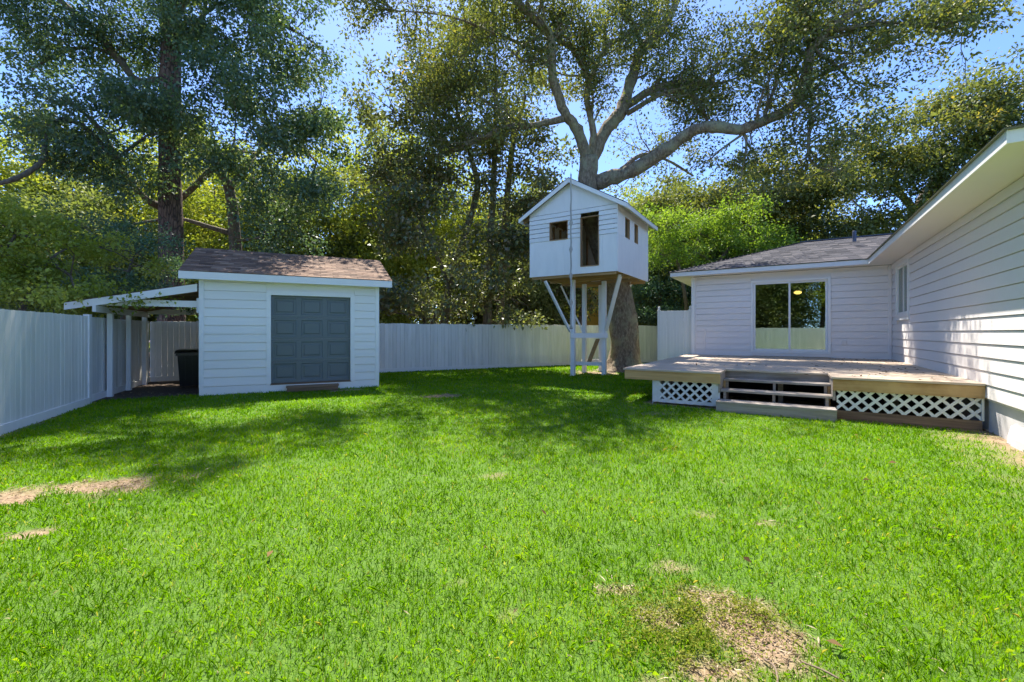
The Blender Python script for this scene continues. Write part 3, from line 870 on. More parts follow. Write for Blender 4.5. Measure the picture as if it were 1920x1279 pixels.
# ------------------------------------------------------------------ the house
U0, W0, UC, DK = 2.537, 16.66, -2.93, 0.71
WE, UE0, UE1, ZE, WH = 16.14, -3.56, 1.911, 3.443, 6.62
hs = Thing('house', 'pale single-storey house with lap siding, white trim and grey shingle roof', 'house', 'H', (U0, W0, 0))
dd0, dd1, dz0, dz1 = -1.084, 1.073, 0.82, 3.192
Z0, EX = 0.493, 0.2035
holes = [(dd0, dd1, dz0, dz1)]
for i in range(14):
    z0 = Z0 + i * EX
    z1 = min(z0 + EX, 3.42)
    for x0, x1 in spans(UC + 0.15, U0 - 0.11, z0, z1, holes):
        hs.part('siding_board', lap_board(MB(), x0, x1, W0, z0, z1), M['house'])
    if i < 14:
        wz = spans(6.9, W0 - 0.03, z0, z1, [(14.47, 15.99, 1.90, 3.42)])
        for y0, y1 in wz:
            mb = MB()
            mb.prism([(U0 - 0.036, z0 + 0.003), (U0 - 0.020, z1 - 0.009), (U0 + 0.006, z1 - 0.009), (U0 + 0.006, z0 + 0.003)], 1, y0, y1)
            hs.part('siding_board', mb, M['house'])
hs.part('corner_board', MB().box(UC - 0.01, UC + 0.10, W0 - 0.050, W0 + 0.02, 0.2, 3.43), M['trim'])
hs.part('corner_board', MB().box(UC + 0.105, UC + 0.15, W0 - 0.044, W0 + 0.02, 0.2, 3.43), M['house'])
hs.part('corner_board', MB().box(U0 - 0.11, U0 - 0.040, W0 - 0.046, W0 + 0.02, 0.5, 3.43), M['house'])
hs.part('patch_strip', MB().box(UC + 0.40, UC + 0.45, W0 - 0.044, W0 - 0.002, 0.72, 1.62), M['house'])
hs.part('frieze_board', MB().box(U0 - 0.052, U0 - 0.038, 6.9, W0 - 0.05, 3.30, 3.44), M['house'])
hs.part('wall_core', MB().box(UC, dd0 - 0.02, W0 + 0.005, W0 + 0.13, 0.0, 3.44).box(dd1 + 0.02, U0 + 0.1, W0 + 0.005, W0 + 0.13, 0.0, 3.44)
        .box(dd0 - 0.02, dd1 + 0.02, W0 + 0.005, W0 + 0.13, 0.0, dz0).box(dd0 - 0.02, dd1 + 0.02, W0 + 0.005, W0 + 0.13, dz1, 3.44), M['house'])
hs.part('side_wall', MB().box(UC + 0.0, UC + 0.12, W0 + 0.14, 24.0, 0.0, 3.44), M['house'])
hs.part('wall_core', MB().box(U0 + 0.007, U0 + 0.15, 6.9, 14.53, 0.45, 3.44).box(U0 + 0.007, U0 + 0.15, 15.93, W0 - 0.002, 0.45, 3.44).box(U0 + 0.007, U0 + 0.15, 14.53, 15.93, 0.45, 1.95).box(U0 + 0.007, U0 + 0.15, 14.53, 15.93, 3.26, 3.44), M['house'])
hs.part('end_wall', MB().box(U0 + 0.007, 9.0, 6.9, 7.05, 0.0, 3.44), M['house'])
hs.part('foundation', MB().box(U0 + 0.03, U0 + 0.2, 6.9, 8.05, -0.05, 0.49).box(U0 + 0.03, U0 + 0.2, 8.35, W0, -0.05, 0.49).box(U0 + 0.03, U0 + 0.2, 8.05, 8.35, -0.05, 0.22).box(U0 + 0.03, U0 + 0.2, 8.05, 8.35, 0.44, 0.49), M['found'])
hs.part('foundation_ledge', MB().prism([(U0 - 0.05, -0.05), (U0 + 0.028, -0.05), (U0 + 0.028, 0.24), (U0 - 0.01, 0.215), (U0 - 0.04, 0.08)], 1, 8.06, 8.62), M['found'])
hs.part('foundation_ledge', MB().prism([(U0 - 0.03, -0.05), (U0 + 0.028, -0.05), (U0 + 0.028, 0.10), (U0 - 0.0, 0.07)], 1, 6.9, 8.05), M['found'])
cv = hs.part('crawl_vent', MB().box(U0 + 0.05, U0 + 0.06, 8.05, 8.35, 0.22, 0.44), M['dark'])
for k in range(8):
    hs.part('vent_bar', MB().box(U0 + 0.034, U0 + 0.044, 8.07 + k * 0.036, 8.078 + k * 0.036, 0.222, 0.438), M['metal'], cv)
for k in range(5):
    hs.part('vent_bar', MB().box(U0 + 0.032, U0 + 0.033, 8.052, 8.348, 0.25 + k * 0.04, 0.258 + k * 0.04), M['metal'], cv)
# eaves
hs.part('soffit', MB().box(UE0 + 0.02, U0, WE + 0.02, W0 + 0.005, ZE + 0.008, ZE + 0.03), M['soffit'])
hs.part('soffit', MB().box(UE1 + 0.02, U0 + 0.01, WH + 0.02, WE + 0.018, ZE + 0.008, ZE + 0.03), M['soffit'])
hs.part('soffit', MB().box(U0 + 0.012, 9.0, WH + 0.02, 6.9, ZE + 0.008, ZE + 0.03), M['soffit'])
hs.part('soffit', MB().box(UE0 + 0.02, UC, W0 + 0.006, 24.0, ZE + 0.008, ZE + 0.03), M['soffit'])
FH = 0.135
hs.part('fascia', MB().box(UE0, UE1, WE, WE + 0.018, ZE, ZE + FH), M['trim'])
hs.part('fascia', MB().box(UE1, UE1 + 0.018, WH, WE - 0.001, ZE, ZE + FH), M['trim'])
hs.part('fascia', MB().box(UE1 + 0.019, 9.0, WH, WH + 0.018, ZE, ZE + FH), M['trim'])
hs.part('fascia', MB().box(UE0, UE0 + 0.018, WE + 0.019, 24.0, ZE, ZE + FH), M['trim'])
hs.part('drip_edge', MB().box(UE1 - 0.035, UE1 + 0.02, WH - 0.035, WE - 0.02, ZE + FH + 0.002, ZE + FH + 0.02), M['drip'])
hs.part('drip_edge', MB().box(UE1 + 0.022, 9.0, WH - 0.035, WH + 0.02, ZE + FH + 0.002, ZE + FH + 0.02), M['drip'])
hs.part('drip_edge', MB().box(UE0 - 0.02, UE1 - 0.037, WE - 0.02, WE + 0.02, ZE + FH + 0.002, ZE + FH + 0.014), M['drip'])
# back wing roof: front slope, hip at its left end; pitch 4.2 in 12
RP = 0.33
RL = 4.0
zt = ZE + FH + 0.016
ridge_z = zt + RL * RP
p = [(UE0 - 0.03, WE - 0.03, zt), (9.0, WE - 0.03, zt), (9.0, WE - 0.03 + RL, ridge_z), (UE0 - 0.03 + RL, WE - 0.03 + RL, ridge_z)]
rf_ = hs.part('roof', MB().add([*p, (UE0 - 0.03, 24.0, zt), (UE0 - 0.03 + RL, 24 - RL, ridge_z), (9.0, 24.0, zt)], [(0, 1, 2, 3), (0, 3, 5, 4), (3, 2, 6, 4, 5)]), M['shingle_grey'])
mb = MB()
sl = math.hypot(1, RP)
nrm = Vector((0, -RP, 1)).normalized()
for r in range(int(RL * sl / 0.14)):
    v0, v1 = r * 0.14 / sl, (r + 1) * 0.14 / sl + 0.02
    xx = UE0 - 0.03 + v0 - (0.15 if r % 2 else 0) - rnd.uniform(0, 0.05)
    while xx < 3.4 + v0:
        x0, x1 = max(xx, UE0 - 0.03 + v0) + 0.003, xx + 0.297
        xx += 0.3
        if x1 - x0 < 0.03: continue
        y0, y1 = WE - 0.032 + v0, WE - 0.032 + v1
        z0, z1 = zt + v0 * RP + 0.002, zt + v1 * RP + 0.002
        h = nrm * (0.010 + rnd.uniform(0, 0.004))
        mb.add([(x0, y0 + h.y, z0 + h.z), (x1, y0 + h.y, z0 + h.z), (x1, y1, z1), (x0, y1, z1), (x0, y0, z0), (x1, y0, z0)], [(0, 1, 2, 3), (4, 5, 1, 0)], min(1, max(0, rnd.gauss(0.5, 0.25))))
hs.part('shingles', mb, M['shingle_grey'], rf_, kind='stuff')
mb = MB().beam((UE0 + RL - 0.1, WE - 0.03 + RL, ridge_z + 0.01), (9, WE - 0.03 + RL, ridge_z + 0.01), 0.24, 0.03)
hs.part('ridge_cap', mb, M['pipe'], rf_)
hs.part('hip_cap', MB().beam((UE0 - 0.01, WE - 0.01, zt + 0.012), (UE0 - 0.03 + RL, WE - 0.03 + RL, ridge_z + 0.012), 0.2, 0.018), M['shingle_grey'], rf_)
# right wing roof
zt2 = ZE + FH + 0.021
p = [(UE1 - 0.04, WH - 0.04, zt2), (UE1 - 0.04, 21.0, zt2), (UE1 + 4.0, 21.0, zt2 + 4.0 * RP), (UE1 + 4.0, WH + 4.0, zt2 + 4.0 * RP), (9.0, WH - 0.04, zt2), (9.0, WH + 4.0, zt2 + 4 * RP)]
hs.part('roof', MB().add(p, [(0, 3, 2, 1), (0, 4, 5, 3)]), M['shingle_grey'])
pp = hs.part('vent_pipe', MB().tube([(0, 0, 0), (0, 0, 0.34), (0, 0, 0.36)], [0.055, 0.055, 0.045], 12), M['pipe'])
pp.location = Vector((1.82, 18.4, zt + (18.4 - WE) * RP + 0.2)) - hs.off + Vector((U0, W0, 0))
pp.location.z -= 0.05
pp.data.transform(Matrix.Translation((0, 0, 0)))
# sliding door
dr_ = hs.empty('sliding_door', (0, 0, 0))
def frame_part(name, x0, x1, z0, z1, t, y0, y1, mat, parent):
    mb = MB().box(x0, x0 + t, y0, y1, z0, z1).box(x1 - t, x1, y0, y1, z0, z1).box(x0 + t, x1 - t, y0, y1, z0, z0 + t).box(x0 + t, x1 - t, y0, y1, z1 - t, z1)
    return hs.part(name, mb, mat, parent)
frame_part('door_frame', dd0, dd1, dz0, dz1, 0.075, W0 - 0.062, W0 + 0.10, M['trim'], dr_)
mid = (dd0 + dd1) / 2
frame_part('sash', dd0 + 0.078, mid + 0.035, dz0 + 0.078, dz1 - 0.078, 0.055, W0 - 0.03, W0 + 0.005, M['trim'], dr_)
frame_part('sash', mid - 0.035, dd1 - 0.078, dz0 + 0.078, dz1 - 0.078, 0.055, W0 + 0.012, W0 + 0.047, M['trim'], dr_)
hs.part('glass_pane', MB().box(dd0 + 0.13, mid - 0.018, W0 - 0.014, W0 - 0.008, dz0 + 0.13, dz1 - 0.13), M['glass'], dr_)
hs.part('glass_pane', MB().box(mid + 0.018, dd1 - 0.13, W0 + 0.028, W0 + 0.034, dz0 + 0.13, dz1 - 0.13), M['glass'], dr_)
hs.part('door_handle', MB().box(dd0 + 0.095, dd0 + 0.125, W0 - 0.07, W0 - 0.031, 1.72, 1.98), M['trim'], dr_)
hs.part('door_sill', MB().box(dd0 - 0.01, dd1 + 0.01, W0 - 0.05, W0 + 0.0, 0.73, 0.815), M['house'], dr_)
# room behind the glass
hs.part('interior_wall', MB().box(-2.6, 2.3, 21.0, 21.1, 0.7, 3.4).box(-2.7, -2.6, W0 + 0.14, 21.1, 0.7, 3.4).box(2.3, 2.4, W0 + 0.2, 21.1, 0.7, 3.4).box(-2.6, 2.3, W0 + 0.14, 21.0, 3.32, 3.4), M['room'])
hs.part('interior_floor', MB().box(-2.6, 2.3, W0 + 0.14, 21.0, 0.7, 0.75), M['brownboard'])
# side window
wn_ = hs.empty('window', (0, 0, 0))
wy0, wy1, wz0, wz1 = 14.56, 15.90, 1.98, 3.25
def wframe(name, y0, y1, z0, z1, t, x0, x1, mat):
    mb = MB().box(x0, x1, y0, y0 + t, z0, z1).box(x0, x1, y1 - t, y1, z0, z1).box(x0, x1, y0 + t, y1 - t, z0, z0 + t).box(x0, x1, y0 + t, y1 - t, z1 - t, z1)
    return hs.part(name, mb, mat, wn_)
wframe('window_frame', wy0 - 0.09, wy1 + 0.09, wz0 - 0.09, wz1 + 0.07, 0.08, U0 - 0.060, U0 + 0.03, M['trim'])
wframe('sash', wy0, wy1, wz0, wz1, 0.045, U0 - 0.02, U0 + 0.02, M['trim'])
hs.part('window_bar', MB().box(U0 - 0.022, U0 + 0.02, 15.2, 15.25, wz0 + 0.045, wz1 - 0.045), M['trim'], wn_)
hs.part('glass_pane', MB().box(U0, U0 + 0.006, wy0 + 0.045, 15.199, wz0 + 0.045, wz1 - 0.045), M['glass2'], wn_)
hs.part('glass_pane', MB().box(U0 - 0.004, U0 + 0.002, 15.251, wy1 - 0.045, wz0 + 0.045, wz1 - 0.045), M['glass2'], wn_)
hs.part('blind', MB().box(U0 + 0.05, U0 + 0.055, wy0, 15.22, wz0, wz1), M['blind'], wn_)
hs.part('unlit_room_sheet', MB().box(U0 + 0.6, U0 + 0.62, wy0 - 0.5, wy1 + 0.5, wz0 - 0.5, wz1 + 0.1), M['dark'], wn_)  # near-black sheet: darkness of the unlit room put into its colour
hs.part('window_sill', MB().box(U0 - 0.06, U0 - 0.005, wy0 - 0.11, wy1 + 0.11, wz0 - 0.17, wz0 - 0.095), M['trim'], wn_)
hs.part('outlet_cover', MB().box(1.335, 1.455, W0 - 0.056, W0 - 0.02, 1.12, 1.25).box(1.35, 1.44, W0 - 0.07, W0 - 0.057, 1.135, 1.235), M['house'])
# ceiling fan seen through the door
fan = Thing('ceiling_fan', 'dark ceiling fan with a lit warm lamp behind the sliding glass door', 'ceiling fan', 'H', (0.25, 18.6, 3.0))
fan.part('rod', MB().tube([(0.25, 18.6, 3.06), (0.25, 18.6, 3.32)], [0.02, 0.02], 8), M['black'])
fan.part('motor', MB().lathe([(0.02, 3.08), (0.12, 3.06), (0.13, 2.98), (0.06, 2.95)], 16, (0.25, 18.6)), M['black'], smooth=True)
fan.part('lamp', MB().lathe([(0.07, 2.949), (0.12, 2.92), (0.11, 2.87), (0.05, 2.84), (0.001, 2.835)], 16, (0.25, 18.6)), M['lamp'], smooth=True)
for k in range(4):
    an = 0.4 + k * math.pi / 2
    p0 = Vector((0.25 + 0.14 * math.cos(an), 18.6 + 0.14 * math.sin(an), 3.02))
    p1 = Vector((0.25 + 0.65 * math.cos(an), 18.6 + 0.65 * math.sin(an), 3.03))
    fan.part('blade', MB().beam(p0, p1, 0.13, 0.012), M['black'])

# ------------------------------------------------------------------ the deck
WF, UL, S1, S2, WR = 9.455, -3.04, -1.146, 0.64, 10.30
UR = U0 - 0.03
dk = Thing('deck', 'weathered low wooden deck with inset steps and white lattice skirt', 'deck', 'H', (0, 12, 0))
y = WF - 0.03
bw = 0.140
row = 0
while y < W0 - 0.04:
    y1 = min(y + bw - 0.005, W0 - 0.03)
    segs = []
    if y1 <= WR - 0.02:
        segs = [(UL - 0.02, S1 + 0.02), (S2 - 0.02, UR)]
    else:
        cut = [-1.5, 0.3, -0.6, 1.2][row % 4] + rnd.uniform(-.1, .1)
        segs = [(UL - 0.02, cut - 0.002), (cut + 0.002, UR)]
    for x0, x1 in segs:
        dz = rnd.uniform(-.003, .003)
        e = 0.006
        mb = MB().prism([(y, DK - 0.038 + dz), (y1, DK - 0.038 + dz), (y1, DK - e + dz), (y1 - e, DK + dz), (y + e, DK + dz), (y, DK - e + dz)], 0, x0 + rnd.uniform(-.006, .0), x1)
        o = dk.part('deck_board', mb, M['deck'])
    y += bw
    row += 1
zf0, zf1 = 0.478, DK - 0.043
dk.part('rim_board', MB().box(UL, S1, WF, WF + 0.038, zf0, zf1), M['rim'])
dk.part('rim_board', MB().box(S2, UR, WF, WF + 0.038, zf0, zf1), M['rim'])
dk.part('rim_board', MB().box(UL, UL + 0.038, WF + 0.039, W0 - 0.05, zf0, zf1), M['rim'])
dk.part('rim_board', MB().box(S1 - 0.038, S1, WF + 0.039, WR, 0.30, zf1), M['tread'])
dk.part('rim_board', MB().box(S2, S2 + 0.038, WF + 0.039, WR, 0.30, zf1), M['tread'])
dk.part('riser_board', MB().box(S1 - 0.036, S2 + 0.036, WR + 0.004, WR + 0.042, 0.49, zf1), M['tread'])
for x0 in (-2.4, -0.2, 1.6):
    for y0 in (10.6, 13.2, 15.6):
        dk.part('post', MB().box(x0, x0 + 0.09, y0, y0 + 0.09, -0.05, 0.47), M['tread'])
for k in range(9):
    y0 = 10.5 + k * 0.7
    dk.part('joist', MB().box(UL + 0.04, UR, y0, y0 + 0.04, 0.48, zf1 - 0.002), M['tread'])
dk.part('under_deck_shade', MB().box(-2.5, UR, 11.6, 11.63, -0.05, 0.47), M['dark'])  # near-black sheet whose colour stands in for the shade under the deck
stp = dk.empty('steps', (0, 0, 0))
for z, w0, w1 in ((0.535, 9.90, 10.27), (0.362, 9.50, 9.88), (0.187, 9.09, 9.48)):
    nb_ = 2
    dw = (w1 - w0) / nb_
    for k in range(nb_):
        dk.part('tread', MB().box(S1 + (0.004 if z > 0.3 else -0.03), S2 - (0.004 if z > 0.3 else -0.03), w0 + k * dw, w0 + (k + 1) * dw - 0.005, z - 0.038, z), M['tread'], stp)
dk.part('riser_board', MB().box(S1 - 0.028, S2 + 0.028, 9.10, 9.138, -0.04, 0.147), M['tread'], stp)
for x0 in (S1 + 0.05, -0.27, S2 - 0.10):
    dk.part('stringer', MB().prism([(9.14, -0.04), (9.98, -0.04), (9.98, 0.495), (9.93, 0.495), (9.93, 0.322), (9.53, 0.322), (9.53, 0.147), (9.14, 0.147)], 0, x0, x0 + 0.045), M['tread'], stp)
for x0 in (S1 + 0.005, S2 - 0.045):
    dk.part('stringer', MB().box(x0, x0 + 0.04, 9.93, 10.2, -0.04, 0.495), M['rim'], stp)
def lattice(x0, x1, z0, z1, yf, name):
    """two crossing layers of diagonal slats cut to the opening"""
    root = dk.empty(name, (0, 0, 0))
    w, pit = 0.044, 0.182
    hw_ = w / 2 * math.sqrt(2)
    for sgn, y0 in ((1, yf), (-1, yf + 0.0075)):
        c = x0 - (z1 - z0) - 0.05
        while c < x1 + (z1 - z0):
            poly = [(c - hw_, z0), (c + hw_, z0), (c + hw_ + (z1 - z0), z1), (c - hw_ + (z1 - z0), z1)]
            if sgn < 0: poly = [(x0 + x1 - p[0], p[1]) for p in poly]
            for lim, sg in ((x0, 1), (x1, -1)):         # clip in x
                out = []
                for i in range(len(poly)):
                    p_, q_ = poly[i], poly[(i + 1) % len(poly)]
                    ip, iq = (p_[0] - lim) * sg >= 0, (q_[0] - lim) * sg >= 0
                    if ip: out.append(p_)
                    if ip != iq:
                        t = (lim - p_[0]) / (q_[0] - p_[0])
                        out.append((lim, p_[1] + t * (q_[1] - p_[1])))
                poly = out
                if not poly: break
            if len(poly) >= 3:
                dk.part('slat', MB().prism(poly, 1, y0, y0 + 0.007), M['lattice'], root)
            c += pit
    return root
l1 = lattice(-2.45, S1 - 0.01, 0.02, 0.476, WF + 0.055, 'lattice_panel')
dk.part('edge_strip', MB().box(-2.455, -2.30, WF + 0.071, WF + 0.082, 0.02, 0.474).box(S1 - 0.16, S1 - 0.012, WF + 0.071, WF + 0.082, 0.02, 0.474).box(-2.299, S1 - 0.161, WF + 0.071, WF + 0.082, 0.02, 0.09), M['lattice'], l1)
l2 = lattice(S2 + 0.055, UR - 0.03, 0.135, 0.476, WF + 0.055, 'lattice_panel')
dk.part('ground_board', MB().box(S2 + 0.05, UR - 0.02, WF + 0.045, WF + 0.083, -0.04, 0.13), M['brownboard'])
dk.part('corner_post', MB().box(UR - 0.028, UR + 0.0, WF + 0.04, WF + 0.08, 0.132, 0.476), M['fence_trim'])
dk.part('side_skirt', MB().box(-2.47, -2.455, WF + 0.09, W0 - 0.1, -0.02, 0.474), M['lattice'])
# fallen leaves on the deck and lawn
n = 150
u = rng.uniform(-2.6, 2.45, n); w = rng.uniform(9.6, 16.5, n)
u[:80] = rng.uniform(1.0, 2.45, 80)
pos = np.stack([u * cH + w * sH, -u * sH + w * cH, np.full(n, DK + 0.006)], 1)
k = 14
y_ = rng.uniform(2, 8, k); x_ = rng.uniform(-1, 1, k) * y_ * 1.1
pos = np.concatenate([pos, np.stack([x_, y_, np.full(k, 0.035)], 1)])
n = len(pos)
dr = rng.normal(size=(n, 3)); dr[:, 2] *= 0.15
o = bpy.data.objects.new('fallen_leaves', np_mesh('fallen_leaves', leaf_quads(pos, dr, rng.uniform(0.04, 0.09, n), rng.uniform(0.02, 0.045, n), 2.0), 4, M['dryleaf'], rng.random(n)))
COL.objects.link(o); tag(o, kind='stuff')

# ------------------------------------------------------------------ treehouse
TX, TY = 0.617, 15.24
TW, TD, TB, TT, LAP = 3.10, 3.50, 3.40, 5.55, 4.555
th = Thing('treehouse', 'small white gabled treehouse raised on white posts around the oak trunk', 'treehouse', 'W', (TX, TY, 0), rot=-TH)
th.off = Vector((0, 0, 0))
win = (0.78, 1.44, 4.55, 5.16)
dor = (1.89, 2.51, 3.60, 5.18)
T = M['tree_white']
def panel(x0, x1, z0, z1, y0, y1, hs_, mat, name):
    """plywood sheet at depth y0..y1 with openings cut out"""
    zs = sorted({z0, z1, *[min(max(h[2], z0), z1) for h in hs_], *[min(max(h[3], z0), z1) for h in hs_]})
    mb = MB()
    for a, b in zip(zs, zs[1:]):
        if b - a < 1e-4: continue
        for s0, s1 in spans(x0, x1, a, b, hs_): mb.box(s0, s1, y0, y1, a, b)
    return mb
seams = [0, 1.28, 2.62, TW]
for a, b in zip(seams, seams[1:]):
    th.part('wall_panel', panel(a + 0.002, b - 0.002, TB - 0.02, LAP - 0.004, -0.012, 0.012, [dor], T, ''), T)
nb = 6
for i in range(nb):
    z0 = LAP + i * 0.1503
    for x0, x1 in spans(0.0, TW, z0, z0 + 0.1503, [win, dor]):
        th.part('siding_board', lap_board(MB(), x0, x1, 0.0, z0, z0 + 0.1503 - 0.005, 0.034, 0.018), T)
GR = 0.90                                                # gable rise
th.part('gable_panel', MB().prism([(0, 5.46), (1.55, 5.46), (1.55, TT + GR - 0.05), (0.0, TT - 0.03)], 1, -0.012, 0.012), T)
th.part('gable_panel', MB().prism([(1.554, 5.46), (TW, 5.46), (TW, TT - 0.03), (1.554, TT + GR - 0.05)], 1, -0.012, 0.012), T)
for nm, h in (('window_trim', win), ('door_trim', dor)):
    x0, x1, z0, z1 = h
    th.part(nm, MB().box(x0 - 0.005, x0 + 0.02, -0.04, 0.09, z0, z1).box(x1 - 0.02, x1 + 0.005, -0.04, 0.09, z0, z1).box(x0 + 0.02, x1 - 0.02, -0.04, 0.09, z1 - 0.02, z1 + 0.005).box(x0 + 0.02, x1 - 0.02, -0.04, 0.09, z0 - 0.005, z0 + 0.02), M['stud'])
th.part('corner_board', MB().box(TW + 0.001, TW + 0.02, -0.036, 0.07, TB - 0.02, TT - 0.04), T)
# right side: two narrow windows
sw_ = [(0.76, 1.24, 4.56, 5.21), (1.76, 2.19, 4.56, 5.21)]
def side_panel(z0, z1, hs_, x0, x1, y0=0.014, y1=TD):
    mb = MB()
    zs = sorted({z0, z1, *[min(max(h[2], z0), z1) for h in hs_], *[min(max(h[3], z0), z1) for h in hs_]})
    for a, b in zip(zs, zs[1:]):
        if b - a < 1e-4: continue
        for s0, s1 in spans(y0, y1, a, b, hs_): mb.box(x0, x1, s0, s1, a, b)
    return mb
th.part('wall_panel', side_panel(TB - 0.02, LAP - 0.003, [], TW - 0.02, TW), T)
th.part('wall_panel', side_panel(LAP, 5.215, sw_, TW - 0.02, TW), T)
th.part('wall_panel', side_panel(5.219, TT, [], TW - 0.02, TW), T)
for h in sw_:
    y0, y1, z0, z1 = h
    th.part('window_trim', MB().box(TW - 0.08, TW + 0.006, y0, y0 + 0.02, z0, z1).box(TW - 0.08, TW + 0.006, y1 - 0.02, y1, z0, z1).box(TW - 0.08, TW + 0.006, y0 + 0.02, y1 - 0.02, z0, z0 + 0.02).box(TW - 0.08, TW + 0.006, y0 + 0.02, y1 - 0.02, z1 - 0.02, z1), M['stud'])
th.part('wall_panel', side_panel(TB - 0.02, TT, [(0.9, 1.6, 4.6, 5.2)], 0.0, 0.02), T)
th.part('wall_panel', MB().box(0.021, TW - 0.021, TD - 0.02, TD, TB - 0.02, 4.6).box(0.021, TW - 0.021, TD - 0.02, TD, 5.2, TT).box(0.021, 1.0, TD - 0.02, TD, 4.6, 5.2).box(1.8, TW - 0.021, TD - 0.02, TD, 4.6, 5.2), T)
th.part('gable_panel', MB().prism([(0, TT + 0.002), (TW, TT + 0.002), (1.55, TT + GR - 0.05)], 1, TD - 0.02, TD), T)
for x0 in (0.03, 0.66, 1.50, 1.80, 2.53, 2.96):
    th.part('stud', MB().box(x0, x0 + 0.04, 0.014, 0.09, TB, TT - 0.1), M['stud'])
    th.part('stud', MB().box(x0, x0 + 0.04, TD - 0.10, TD - 0.022, TB, TT - 0.1), M['stud'])
for y0 in (0.15, 0.70, 1.26, 1.68, 2.25, 2.9):
    th.part('stud', MB().box(TW - 0.10, TW - 0.022, y0, y0 + 0.04, TB, TT - 0.1), M['stud'])
    th.part('stud', MB().box(0.022, 0.10, y0, y0 + 0.04, TB, TT - 0.1), M['stud'])
# floor boards seen from below, joists
nfl = 14
for k in range(nfl):
    y0 = 0.02 + k * (TD - 0.04) / nfl
    for x0, x1 in ((0.02, TW - 0.02),):
        if 1.3 < y0 < 2.6: 
            for a, b in ((0.02, 1.2), (2.75, TW - 0.02)): th.part('floor_board', MB().box(a, b, y0, y0 + 0.235, TB + 0.0, TB + 0.03), M['under'])
        else: th.part('floor_board', MB().box(x0, x1, y0, y0 + 0.235, TB + 0.0, TB + 0.03), M['under'])
for y0 in (0.06, 0.75, 1.42, 2.4, 3.3):
    th.part('joist', MB().box(0.06, TW - 0.06, y0, y0 + 0.04, TB - 0.10, TB - 0.002), M['under'])
# roof
ov, fr_, bk = 0.32, -0.20, TD + 0.06
ez = TT - ov * GR / 1.55
for sgn in (-1, 1):
    xe = 1.55 + sgn * (1.55 + ov)
    zz = lambda d: (d,)
    th.part('roof_panel', MB().prism([(1.55, TT + GR), (xe, ez), (xe, ez + 0.03), (1.55, TT + GR + 0.03)], 1, fr_ + 0.021, bk), M['ply'])
    th.part('roof_covering', MB().prism([(1.55, TT + GR + 0.032), (xe + sgn * 0.02, ez + 0.03), (xe + sgn * 0.02, ez + 0.045), (1.55, TT + GR + 0.047)], 1, fr_ - 0.01, bk + 0.02), M['shingle_grey'])
    th.part('rake_board', MB().prism([(1.55 + sgn * 0.001, TT + GR - 0.12), (xe, ez - 0.10), (xe, ez + 0.029), (1.55 + sgn * 0.001, TT + GR + 0.03)], 1, fr_, fr_ + 0.02), M['trim'])
    th.part('fascia', MB().box(*sorted((xe, xe + sgn * 0.018)), fr_ + 0.002, bk, ez - 0.10, ez + 0.028), M['trim'])
    for k in range(6):
        y0 = 0.1 + k * 0.62
        th.part('rafter', MB().prism([(1.55 + sgn * 0.05, TT + GR - 0.13), (xe - sgn * 0.02, ez - 0.09), (xe - sgn * 0.02, ez - 0.003), (1.55 + sgn * 0.05, TT + GR - 0.033)], 1, y0, y0 + 0.04), T if sgn > 0 else M['stud'])
# legs, braces and lower platform, placed in world coordinates and brought into the treehouse frame
def loc(p):
    x, y = p[0] - TX, p[1] - TY
    return Vector((x * cH - y * sH, x * sH + y * cH, p[2]))
def tbeam(name, p, q, w, h, mat=T):
    return th.part(name, MB().beam(loc(p), loc(q), w, h), mat)
FL, FR, BL, BR = (2.11, 15.28), (3.255, 15.60), (2.72, 16.6), (3.40, 16.9)
for p in (FL, FR, BL, BR):
    tbeam('post', (*p, -0.05), (*p, TB - 0.10), 0.135, 0.135)
def brace(px0, py0, d0, px1, py1, d1):
    tbeam('brace', W(px0, py0, d0), W(px1, py1, d1), 0.13, 0.06)
brace(1022, 527, 14.95, 1069, 622, 15.27)
brace(1052, 536, 16.8, 1094, 624, 16.62)
brace(1163, 515, 14.3, 1136, 620, 15.55)
brace(1186, 524, 16.7, 1176, 548, 16.9)
zb = 1.38
def off(p, dx, dy, z): return (p[0] + dx, p[1] + dy, z)
tbeam('platform_beam', off(FL, -0.10, -0.10, zb), off(FR, 0.10, -0.10, zb), 0.04, 0.17)
tbeam('platform_beam', off(FR, 0.09, -0.06, zb), off(BR, 0.09, 0.1, zb), 0.04, 0.17)
tbeam('platform_beam', off(FL, -0.09, -0.06, zb), off(BL, -0.09, 0.1, zb), 0.04, 0.17)
tbeam('lower_rail', off(FL, -0.05, 0.09, 0.42), off(FR, 0.1, 0.09, 0.36), 0.04, 0.12)
tbeam('lower_rail', off(BL, -0.1, 0.09, 0.40), off(BR, 0.1, 0.09, 0.40), 0.04, 0.12)
tbeam('old_board', W(1104, 680, 16.0), W(1121, 636, 16.3), 0.16, 0.05, M['under'])

